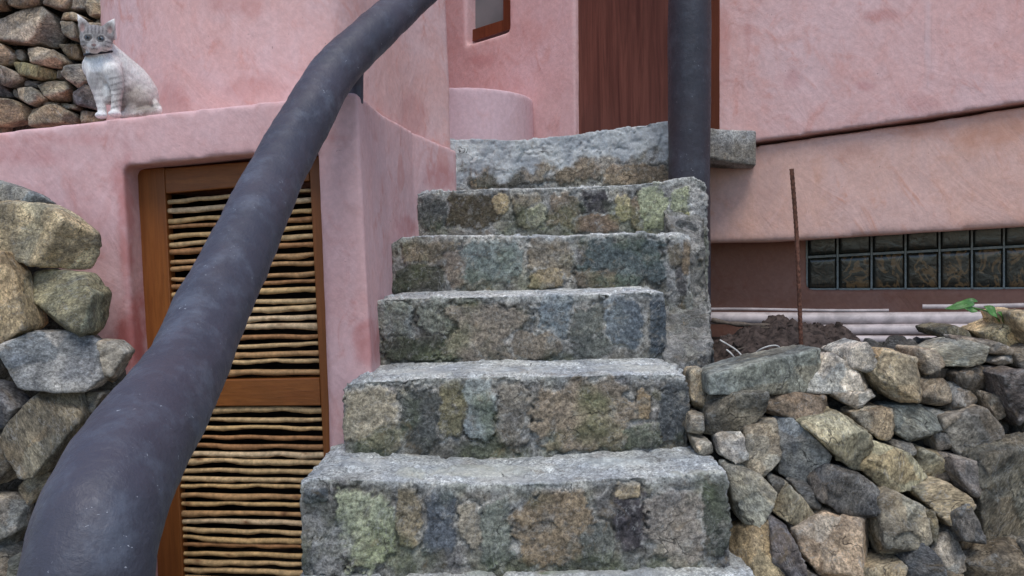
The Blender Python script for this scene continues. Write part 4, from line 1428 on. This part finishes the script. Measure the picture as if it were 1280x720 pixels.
def wire(pp, label, r=.0021):
    pts = smooth_path([W(*p) for p in pp], 8)
    tag(Solid().tube(pts, r, 8).raw('wire', M['wire'], smooth=True), label, 'wire', 'pale wires behind the slab')


wire([(930, 452, 2.03), (942, 443, 2.02), (952, 436, 2.0), (965, 432, 2.0), (974, 434, 2.01), (979, 446, 2.03)], 'pale wire arching up behind the slate slab')
wire([(900, 425, 2.12), (912, 432, 2.10), (922, 439, 2.08), (932, 450, 2.06)], 'pale straight wire running down behind the slate slab')
wire([(908, 437, 2.02), (914, 442, 2.01), (919, 449, 2.01), (921, 456, 2.02)], 'short pale curled wire close to the stone steps')

# leafy sprig
sp = thing('leafy_sprig', W(1252, 412, 1.850), 'small sprig of bright green leaves poking up behind the yellow rock', 'plant')
st_pts = smooth_path([W(1262, 425, 1.880), W(1252, 405, 1.850), W(1238, 391, 1.820), (W(1214, 384, 1.800))], 6)
Solid().tube(st_pts, .0022, 8).raw('stem', M['leaf'], sp, smooth=True)


def leaf(base, tip, wid, sag):
    base, tip = np.array(base), np.array(tip)
    ax = tip - base
    ln = np.linalg.norm(ax)
    ax /= ln
    sd = np.cross(ax, [.1, -.75, .6])
    sd /= np.linalg.norm(sd)
    nr = np.cross(sd, ax)
    V, Fc = [], []
    n = 14
    for i in range(n + 1):
        t = i / n
        w = wid * math.sin(math.pi * min(1, t ** .8)) ** .8 * (1 - .25 * t) if 0 < t < 1 else .0004
        c = base + ax * ln * t + nr * (sag * math.sin(math.pi * t)) + nr * .003 * math.sin(7 * t)
        for q in (-1, -.5, 0, .5, 1):
            V.append(c + sd * w * q + nr * (.30 * w * abs(q)))
    for i in range(n):
        for j in range(4):
            Fc.append((i * 5 + j, i * 5 + j + 1, i * 5 + 6 + j, i * 5 + 5 + j))
    o = link('leaf', V, Fc, M['leaf'], sp)
    m = o.modifiers.new('t', 'SOLIDIFY')
    m.thickness = .0008


leaf(W(1218, 380, 1.800), W(1180, 387, 1.780), .012, .004)
leaf(W(1222, 377, 1.820), W(1194, 379, 1.830), .008, .003)
leaf(W(1201, 384, 1.790), W(1222, 390, 1.780), .013, .002)
leaf(W(1230, 383, 1.800), W(1246, 398, 1.770), .014, .003)
leaf(W(1246, 390, 1.820), W(1256, 405, 1.830), .009, .003)

# ================================================================== CAT
YC = 2.13
U = YC / F


def K(px, py, dy=0.0):
    """cat authored in photo units: 1 unit = U metres"""
    return W(px, py, YC + dy * U)


cat = thing('cat', K(140, 146), 'pale cream and grey tabby cat sitting on the pink ledge, facing the camera', 'cat')
S = Solid()


def el(px, py, dy, rx, ry, rz, rot=None):
    S.ellipsoid(K(px, py, dy), (rx * U, ry * U, rz * U), rot)


def limb(pts):
    P = smooth_path([np.append(K(a, b, d), r * U) for a, b, d, r in pts], 6)
    S.tube([p[:3] for p in P], [p[3] for p in P], 16)
    for p in (P[0], P[-1]):
        S.ellipsoid(p[:3], (p[3],) * 3)


# trunk
limb([(124, 64, 8, 15), (130, 82, 10, 21), (140, 98, 20, 23), (156, 112, 34, 25), (170, 122, 44, 23)])
limb([(131, 62, 12, 13), (146, 80, 20, 17), (165, 100, 36, 20), (178, 116, 44, 19)])
el(129, 88, 2, 20, 17, 22)
el(175, 122, 42, 22, 26, 20)
el(158, 126, 24, 14, 14, 16)
el(128, 84, 4, 23.5, 18, 20)
el(133, 106, 6, 14, 13, 20)
# thigh and hind feet
el(172, 127, 24, 18, 11, 15)
limb([(164, 136, 14, 6), (158, 142, 8, 5), (152, 144, 2, 4.2)])
limb([(185, 138, 22, 6), (172, 141, 14, 5), (166, 142.5, 10, 4)])
# front legs
limb([(118, 88, -4, 11), (120, 104, -8, 8.6), (123, 118, -8, 6.0), (127, 134, -8, 5.3), (128, 141, -9, 5.4)])
limb([(140, 90, -6, 12), (146, 106, -8, 8.5), (146, 119, -9, 6.5), (145, 133, -9, 5.6), (144.5, 139, -9, 5.6)])
el(126.5, 144.5, -13, 6.6, 9, 4.2)
el(143.5, 142.5, -14, 7.2, 9, 4.3)
# tail
limb([(190, 128, 40, 7), (197, 138, 30, 6), (190, 140, 18, 5), (176, 141.5, 8, 4.2)])
# neck, head
limb([(126, 74, 2, 15), (123, 60, -2, 14), (121, 50, -6, 14)])
el(120.5, 48, -8, 18.6, 16.5, 15.6)
el(113, 54, -14, 11, 10, 8.5)
el(128, 55.5, -13, 11, 10, 8.5)
el(117.5, 58.5, -22, 7.6, 6.5, 5.6)
el(117.2, 54, -22.5, 3.3, 5, 4.5)
el(117.8, 64, -16, 6.5, 6.5, 3.8)
el(134, 118, 0, 9.5, 9, 13)


def ear(b0, b1, tip, d0, th):
    b0, b1, tip = K(*b0, d0), K(*b1, d0), K(*tip, d0 + 2)
    y = np.array([0, th * U, 0])
    pts = [b0, b1, tip, b0 + y, b1 + y * 1.6, (b0 + b1) / 2 + y * 2.3, tip + y * .3, (b0 + b1) / 2 - (tip - (b0 + b1) / 2) * .35 + y, (b0 * .45 + tip * .55) + (b0 - b1) * .06, (b1 * .45 + tip * .55) + (b1 - b0) * .06]
    S.hull(pts)


ear((100.5, 47), (114, 33), (95.5, 16.5), -8, 6)
ear((126, 33), (141.5, 48), (143, 22), -7, 6)
V, Fa, N = S.voxel(.0030, 5)
# hollow of the ears
px, py = proj(V)
py2 = py
w = fbm(V, 40, 3)
w2 = fbm(V, 90, 3)
CW = np.array([.84, .80, .76])
C = np.tile(CW, (len(V), 1))


def paint(mask, colr):
    global C
    k = np.clip(mask, 0, 1)[:, None]
    C = C * (1 - k) + k * np.array(colr)


GRY, DGR, BEI = (.25, .232, .23), (.085, .075, .072), (.36, .30, .26)
q = np.hypot((px - 168) / 34, (py - 124) / 26) + .25 * w
paint(.9 * sst(1.1, .3, q), BEI)
q = np.hypot((px - 184) / 18, (py - 134) / 14) + .3 * w
paint(.8 * sst(1.1, .3, q), (.25, .20, .16))
stripe = np.sin((px * .55 + py * .9) * .62 + 3 * w)
paint(.22 * sst(.35, .9, stripe) * sst(140, 158, px) * sst(92, 108, py), (.22, .19, .17))
# shoulder and legs
paint(.75 * sst(1.1, .5, np.hypot((px - 118) / 11, (py - 98) / 16) + .3 * w), GRY)
paint(.6 * sst(1.1, .5, np.hypot((px - 146) / 15, (py - 100) / 18) + .3 * w), (.34, .32, .31))
legm = sst(88, 100, py) * sst(141, 137, py) * sst(132, 137, px) * sst(160, 154, px)
paint(.55 * legm * sst(.25, .85, np.sin(py * .85 + .18 * px + 2.5 * w)), DGR)
paint(.45 * sst(104, 112, py) * sst(141, 134, py) * sst(134, 130, px) * sst(.0, .8, np.sin(py * .7 + 2 * w) + .4), GRY)
paint(.85 * sst(1.1, .6, np.hypot((px - 120) / 13, (py - 80) / 12) + .25 * w), (.84, .83, .82))
paint(.8 * sst(1.1, .6, np.hypot((px - 132) / 6, (py - 108) / 16) + .2 * w), (.80, .80, .78))
# face
hd = sst(69, 65, py) * sst(1.25, 1.0, np.hypot((px - 120) / 21, (py - 46) / 21))
paint(.92 * hd * sst(63, 51, py + 3 * w), (.22, .20, .195))
paint(.8 * hd * sst(.2, .75, np.sin((px - 118) * 1.35 + .8 * w)) * sst(44, 40, py) * sst(30, 33, py), DGR)
for ex, ey in ((110, 46.7), (126, 48.4)):
    e = np.hypot((px - ex) / 6.3, (py - ey) / 5.0)
    paint(.8 * hd * sst(1.25, .95, e), (.52, .49, .46))
    paint(.9 * hd * sst(1.0, .8, e), (.07, .06, .06))
paint(.7 * hd * sst(.3, .8, np.sin(py * 1.1 - .35 * np.abs(px - 118))) * sst(9, 13, np.abs(px - 118)) * sst(50, 52, py), DGR)
paint(.75 * sst(1.1, .5, np.hypot((px - 117.5) / 8, (py - 61) / 4.6)), (.56, .53, .51))
paint(.8 * sst(1.1, .5, np.hypot((px - 117.3) / 3.0, (py - 51) / 5)), (.30, .26, .24))
paint(.9 * sst(1.15, .7, np.hypot((px - 117.2) / 3.4, (py - 56.3) / 2.0)), (.17, .09, .08))
paint(.85 * sst(1.0, .4, np.hypot((px - 117.6) / .8, (py - 59.5) / 2.0)), (.10, .06, .08))
paint(.8 * sst(1.1, .3, np.abs(py - (61.6 + .035 * (px - 117.6) ** 2 - .6)) / .8) * (np.abs(px - 117.6) < 4.5), (.13, .085, .08))
for (ex, ey, rx, ry) in ((102.5, 34, 5.5, 10), (137.5, 37, 6, 8)):
    e = np.hypot((px - ex) / rx, (py - ey) / ry)
    paint(.75 * sst(1.5, .9, e) * sst(42, 36, py), (.27, .235, .22))
    paint(.8 * sst(.75, .35, e), (.36, .23, .21))
# white toes
paint(.9 * sst(139.5, 142, py) * sst(152, 148, px), (.84, .83, .83))
disp = .0012 * fbm(V, 60, 3) + .0006 * fbm(V * np.array([1, 1, .4]), 260, 2)
earin = sum(sst(1.0, .3, np.hypot((px - ex) / rx, (py - ey) / ry)) for ex, ey, rx, ry in ((103, 34, 3.6, 7.5), (136.5, 37.5, 4, 6)))
disp = disp - .004 * earin * (N[:, 1] < -.2)
for tx, ty in ((124.5, 145.5), (128.5, 145), (141.3, 143.5), (146, 143)):
    disp = disp - .0012 * sst(1., .2, np.abs(px - tx) / .8) * sst(142, 144, py)
C = C * (1 + .16 * w2[:, None])
body = link('body', V + N * disp[:, None], Fa, M['fur'], cat, col=np.clip(C, .01, .85))
# coat: short hairs lying down and back over the body
hs = RNG.choice(len(V), 15000)
HV, HF, HC = [], [], []
Vd = V + N * disp[:, None]
for i in hs:
    if px[i] < 150 and abs(py[i] - 47) < 4.5 and (abs(px[i] - 110) < 6 or abs(px[i] - 126) < 6):
        continue
    if abs(px[i] - 117.3) < 5 and 53 < py[i] < 63:
        continue
    face_ = py[i] < 66
    ln = (.0042 if face_ else .0105 if px[i] > 150 else .008) * RNG.uniform(.6, 1.25)
    if py[i] > 132:
        ln *= .5
    g3 = np.array([(px[i] - 117) / 40 if face_ else .55, .25, (47 - py[i]) / 40 if face_ else -.8]) + RNG.normal(size=3) * .22
    g3 -= N[i] * np.dot(g3, N[i])
    d3 = g3 / (np.linalg.norm(g3) + 1e-6) + N[i] * RNG.uniform(.25, .6)
    d3 /= np.linalg.norm(d3)
    sd3 = np.cross(d3, N[i])
    sd3 /= np.linalg.norm(sd3) + 1e-6
    b3 = Vd[i] - N[i] * .0008
    k3 = len(HV)
    HV += [b3 - sd3 * .00045, b3 + sd3 * .00045, b3 + d3 * ln - N[i] * ln * .12]
    HF.append((k3, k3 + 1, k3 + 2))
    HC += [C[i] * RNG.uniform(.85, 1.12)] * 3
fur = link('fur', HV, HF, M['fur'], cat, smooth=False, col=np.clip(np.array(HC), .01, .85))
fur['kind'] = 'stuff'
for ex, ey in ((110.2, 46.9), (126, 48.5)):
    # eyeball sits just proud of the fur
    tgt = K(ex, ey)
    dd = np.hypot(px - ex, py - ey)
    yf = V[(dd < 2.5)][:, 1].min()
    p = W(ex, ey, yf + .0036)
    e = Solid().ellipsoid(p, (.0078, .0050, .0058)).raw('eye', M['eye'], cat, smooth=True)
    Solid().ellipsoid(p + [.0003, -.0026, .0004], (.0042, .0030, .0046)).raw('pupil', M['pupil'], e, smooth=True)
# collar
pts = []
cc = K(123, 66.5, -1)
for a in np.linspace(0, 2 * math.pi, 40, endpoint=False):
    pts.append(cc + np.array([14.6 * U * math.cos(a), 16.2 * U * math.sin(a), (1.5 * math.cos(a) + 5.0 * math.sin(a)) * U]))
S2 = Solid().tube(pts + [pts[0]], 1.55 * U, 8)
co = S2.raw('collar', M['collar'], cat, smooth=True)
co['label'] = 'thin dark collar'

# ================================================================== GROUND
o = Solid().box(-200, 200, -200, 200, -.05, .0).raw('ground', M['ground'])
tag(o, None, None, kind='structure')

# ================================================================== LIGHT
w = bpy.data.worlds.new('World')
SC.world = w
w.use_nodes = True
nt = w.node_tree
bg = nt.nodes['Background']
sky = nt.nodes.new('ShaderNodeTexSky')
sky.sky_type = 'NISHITA'
sky.sun_disc = False
EL, AZ = 64, 172     # sun elevation; compass bearing measured from +Y clockwise
sky.sun_elevation = math.radians(EL)
sky.sun_rotation = math.radians(AZ)
sky.air_density = 1.0
sky.dust_density = 1.0
sky.ozone_density = 1.0
nt.links.new(sky.outputs[0], bg.inputs[0])
bg.inputs[1].default_value = .12
su = bpy.data.lights.new('Sun', 'SUN')
su.energy = 1.3
su.angle = math.radians(30)
su.color = (1, .98, .95)
so = bpy.data.objects.new('Sun', su)
COL.objects.link(so)
sd = Vector((math.sin(math.radians(AZ)) * math.cos(math.radians(EL)), math.cos(math.radians(AZ)) * math.cos(math.radians(EL)), math.sin(math.radians(EL))))
so.rotation_euler = sd.to_track_quat('Z', 'Y').to_euler()

cam = bpy.data.cameras.new('Camera')
cam.sensor_width = 36
cam.lens = F / 1280 * 36
cam.clip_start = .02
cam.clip_end = 500
cob = bpy.data.objects.new('Camera', cam)
COL.objects.link(cob)
cob.location = tuple(EYE)
cob.rotation_euler = CAM_R.to_euler()
SC.camera = cob
vs = SC.view_settings
vs.view_transform = 'Standard'
vs.look = 'None'
vs.gamma = 1
vs.exposure = 0.66
